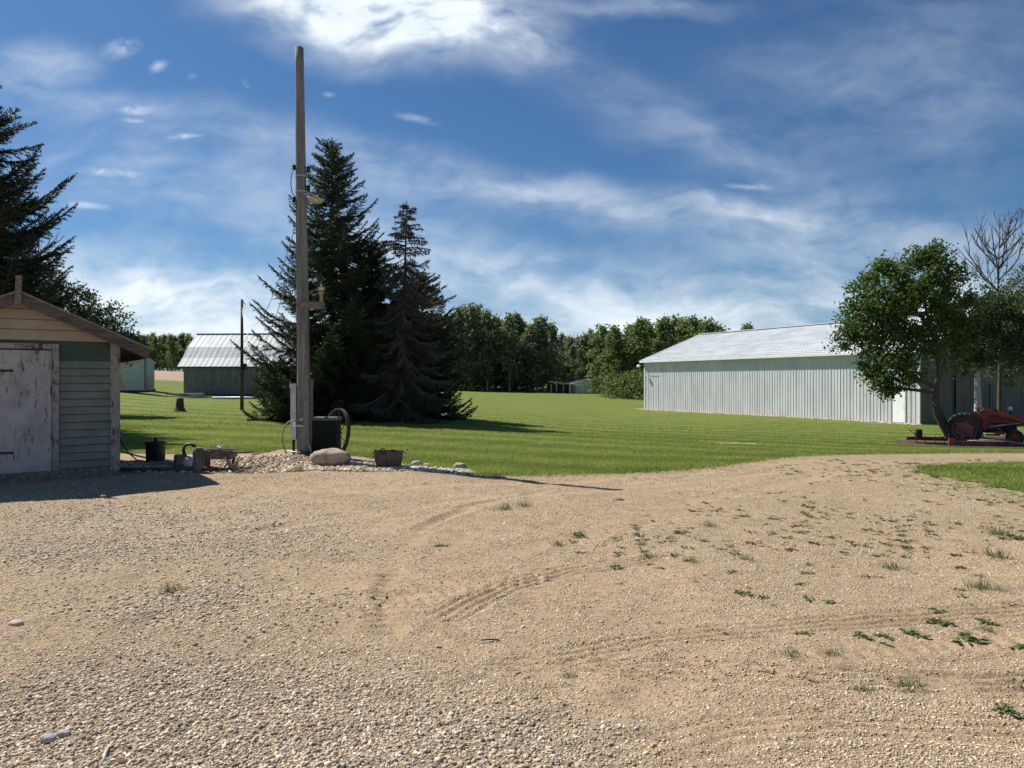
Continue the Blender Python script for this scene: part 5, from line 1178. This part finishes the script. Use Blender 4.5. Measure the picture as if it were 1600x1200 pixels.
for yk in (.30, 1.22):
    part('loader_upright', MB().prism([(.42, .95), (.62, 1.36), (.74, 1.46), (.80, 1.34), (.80, .62), (.70, .62)], yk, yk+.06), M['red'], tr, bevel=.006)
    part('loader_arm', MB().bar((.70, yk-.06, 1.43), (1.85, yk-.06, 1.12), .09, .15).bar((1.82, yk-.06, 1.13), (2.75, yk-.06, .55), .09, .16), M['red'], tr, bevel=.006)
    part('hydraulic_cylinder', MB().tube([(.80, yk-.06, .74), (1.45, yk-.06, .86)], .035, 8).tube([(1.45, yk-.06, .86), (1.95, yk-.06, .93)], .018, 8), M['galv'], tr, True)
    part('brace', MB().bar((1.0, yk+.02, 1.30), (1.62, yk+.02, .92), .04, .05).bar((.72, yk+.03, .95), (1.3, yk+.03, .62), .05, .06), M['red_dull'], tr)
part('crossbar', MB().bar((1.86, .26, 1.1), (1.86, 1.22, 1.1), .08, .08), M['red_dull'], tr)
part('fender_panel', MB().box((.40, .22, 1.22), (.40, .05, .22), (0, R(32), 0)), M['red'], tr)
part('bucket', MB().add([(2.7, .1, .05), (2.7, 1.5, .05), (2.7, .1, .65), (2.7, 1.5, .65), (3.2, .1, .0), (3.2, 1.5, .0), (2.95, .1, .72), (2.95, 1.5, .72)], [(0, 2, 3, 1), (0, 1, 5, 4), (2, 6, 7, 3), (0, 4, 6, 2), (1, 3, 7, 5)]), M['rust'], tr)
part('belly_parts', MB().box((1.0, .45, .42), (.5, .08, .07)).box((1.25, .42, .5), (.35, .1, .12)).tube([(.3, .3, .3), (1.7, .35, .22)], .03, 6).box((.95, .4, .68), (.18, .05, .05)), M['red_dull'], tr)
g_ = on(1450, 26.6); im = thing('rusty_plough', 'rusty plough frame lying in the grass under the leaning tree', 'plough', g_, R(-4))
part('frame', MB().bar((-.75, 0, .18), (.75, -.1, .14), .08, .10).bar((-.6, .4, .16), (.7, .3, .16), .08, .10).bar((-.5, 0, .2), (-.35, .4, .2), .07, .07), M['rust'], im)
for k_ in range(4): part('disc', MB().lathe([(.0, -.01), (.17, -.03), (.17, -.02), (0, .0)], (-.5+.33*k_, -.12, .17), 16, 'y').xform(Matrix.Translation((-.5+.33*k_, -.12, 0)) @ Matrix.Rotation(R(62), 4, 'Z') @ Matrix.Translation((.5-.33*k_, .12, 0))), M['red_dull'], im)
part('seat_box', MB().box((-.28, .1, .36), (.18, .2, .26)), M['iron'], im)
part('lever', MB().tube([(-.3, 0, .2), (-.55, .05, .42), (-.62, .05, .5)], .014, 5), M['iron'], im)
g_ = on(1524, 24.4); im = thing('rusty_beam', 'long rusty red implement beam on the ground before the tractor', 'implement', g_, R(-5))
part('beam', MB().bar((-.85, 0, .12), (1.6, -.1, .10), .10, .13).bar((-.2, .25, .12), (1.2, .2, .1), .07, .08), M['rust'], im)
part('end_plate', MB().box((-.78, -.07, .18), (.20, .04, .22), (0, R(8), 0)), M['red'], im)
part('rod', MB().tube([(-.3, -.1, .2), (.6, -.15, .24), (1.7, -.15, .08)], .018, 6), M['galv'], im, True)
for px_, D_, s_ in ((1250, 0, 0),):
    pass
# two pale flat slabs in the lawn
for px_, py_, wd, lb_ in ((1138, 693.5, .75, 'left of two pale flat slabs sunk in the lawn'), (1170, 694.5, .42, 'right of two pale flat slabs sunk in the lawn')):
    g_ = G(px_, py_); o = part('lawn_slab', MB().box((0, 0, -.004), (wd, .26, .05)), M['rock']); o.location = g_; tag(o, lb_, 'slab')

# ---------------------------------------------------------------- weeds on the gravel
M['weed'] = leafmat('weed_leaves', (.055, .085, .022), (.11, .14, .04), (.10, .115, .045), .25, .6)
M['grass_tuft'] = leafmat('grey_grass', (.10, .12, .05), (.17, .18, .09), (.13, .145, .065), .25, .7)
def rosette(mb, c, r_, n_, rg_, lift=.5):
    for k_ in range(n_):
        a_ = rg_.random()*6.28; L = r_*(.5+.6*rg_.random()); d = np.array([math.cos(a_), math.sin(a_), 0]); s_ = np.array([-d[1], d[0], 0])*L*.17; h = L*lift*(.3+.7*rg_.random()); o = np.array(c)+rg_.normal(0, r_*.25, 3)*[1, 1, 0]
        mb.add([o, o+d*L*.5+s_+[0, 0, h*.8], o+d*L+[0, 0, h*.55], o+d*L*.5-s_+[0, 0, h*.8]], [(0, 1, 2, 3)])
WP = [(468, 738, 1.2, 1), (585, 728, .8, 1), (640, 728, .9, 1), (430, 738, .8, 1), (570, 738, .9, 1), (400, 712, .9, 1), (873, 852, .9, 1), (905, 864, .9, 0), (1003, 851, .8, 1), (965, 885, 1.0, 0), (1012, 872, 1.0, 1), (1019, 884, .7, 0), (1080, 879, .8, 1), (1164, 875, .9, 1), (1250, 912, .8, 0), (1294, 944, .8, 0), (1190, 935, .8, 0), (1413, 855, 1.0, 0), (1392, 887, 1.3, 1),
      (1100, 846, .7, 0), (1126, 860, .7, 0), (1275, 850, 1.1, 0), (1298, 838, .9, 0), (1330, 847, .8, 0), (1260, 896, .8, 0), (1490, 868, 1.0, 0), (1500, 888, .9, 0), (1535, 922, 1.4, 1), (1496, 924, .8, 0), (1466, 961, 1.0, 0), (1470, 980, 1.3, 0),
      (1540, 980, 1.0, 0), (1543, 992, .8, 1), (1430, 994, 1.2, 0), (1345, 998, 1.0, 0), (1382, 1000, .8, 0), (1515, 1004, 1.8, 0), (1256, 997, .9, 0), (1384, 1012, .7, 0), (1236, 1030, 1.0, 1), (1298, 1028, .8, 1), (1200, 1055, .9, 0), (1417, 1080, 1.2, 1),
      (1275, 1070, .7, 0), (1348, 1087, .8, 1), (1570, 1123, 1.2, 0), (1595, 1018, 1.0, 0), (265, 928, 1.1, 1), (690, 855, .8, 0), (888, 1060, .7, 1), (1110, 822, .9, 1), (968, 782, 1.0, 0), (1555, 872, 1.6, 1), (1560, 836, 1.6, 1), (1590, 842, 1.5, 0), (790, 796, 1.3, 1), (820, 792, 1.1, 1)]
protos = {}
for kind in (0, 1):
    for v in range(3):
        rg_ = np.random.default_rng(500+kind*10+v); mb = MB()
        if kind == 0:
            for q in range(4): rosette(mb, (rg_.normal(0, .04), rg_.normal(0, .03), 0), .055, 12, rg_)
        else:
            n_ = 90; a_ = rg_.random(n_)*6.28; b_ = rg_.normal(0, .035, (n_, 2)); L = .03+.05*rg_.random(n_); V = []
            for k_ in range(n_):
                d = np.array([math.cos(a_[k_]), math.sin(a_[k_])])*L[k_]*.6; s_ = np.array([-d[1], d[0]])*.06; V += [(b_[k_, 0]-s_[0], b_[k_, 1]-s_[1], 0), (b_[k_, 0]+s_[0], b_[k_, 1]+s_[1], 0), (b_[k_, 0]+d[0], b_[k_, 1]+d[1], L[k_]*.7)]
            mb.add(V, np.arange(len(V)).reshape(-1, 3))
        me = mb.mesh('weed'); me.materials.append(M['weed'] if kind == 0 else M['grass_tuft']); protos[kind, v] = me
rg_ = np.random.default_rng(4)
for px_, py_, s_, kind in WP:
    g_ = G(px_, py_); o = link(bpy.data.objects.new('weed' if kind == 0 else 'grass_tuft', protos[kind, int(rg_.integers(3))]))
    o.location = (g_[0], g_[1], float(gz(g_[0], g_[1])[0])-.002); o.rotation_euler = (0, 0, rg_.random()*6.28); o.scale = (s_*(1.15 if kind else .85)*(.7+.06*g_[1]),)*3
    tag(o, 'low green broad-leaved weed growing in the open gravel' if kind == 0 else 'small greyish grass tuft growing in the open gravel', 'weed' if kind == 0 else 'grass tuft', 'broad-leaved weeds on the gravel' if kind == 0 else 'grass tufts on the gravel')
n = 260; y_ = np.exp(np.random.default_rng(71).uniform(math.log(2.9), math.log(10), n)); x_ = np.random.default_rng(72).uniform(-.75, .1, n)*y_
k = notlawn(x_, y_) & (np.random.default_rng(74).random(n) < .5)
stones('gravel', x_[k], y_[k], .024+.028*np.random.default_rng(73).random(k.sum())**2, M['stones_dark'], 'larger loose stones lying singly on the yard', 61, .4, (.25, .45))
# the countless small ones
mb = MB(); rg_ = np.random.default_rng(9); n_ = 24000
x = rg_.uniform(.5, 14, n_); y = rg_.uniform(4.6, 17, n_)
pr = .55*np.exp(-((x-2.6)/1.8)**2-((y-7.6)/.9)**2)+.7*np.exp(-((x-4.8)/2.2)**2-((y-8.0)/1.6)**2)+.9*np.exp(-((x-9.5)/3.5)**2-((y-12)/3)**2)+.22*np.exp(-((x-3.2)/2)**2-((y-5.6)/.9)**2)
k = (rg_.random(n_) < pr*(.1+1.6*np.clip(fbm(x, y, 1.4, 3, 12)-.4, 0, 1))) & notlawn(x, y); x, y = x[k], y[k]; z = gz(x, y)
for a_, b_, c_ in zip(x, y, z): rosette(mb, (a_, b_, c_), .022+.055*rg_.random()**3+.0018*b_, 8, rg_, .45)
tag(part('weeds', mb, M['weed']), 'countless tiny weeds sprinkled over the right half of the yard', kind='stuff')
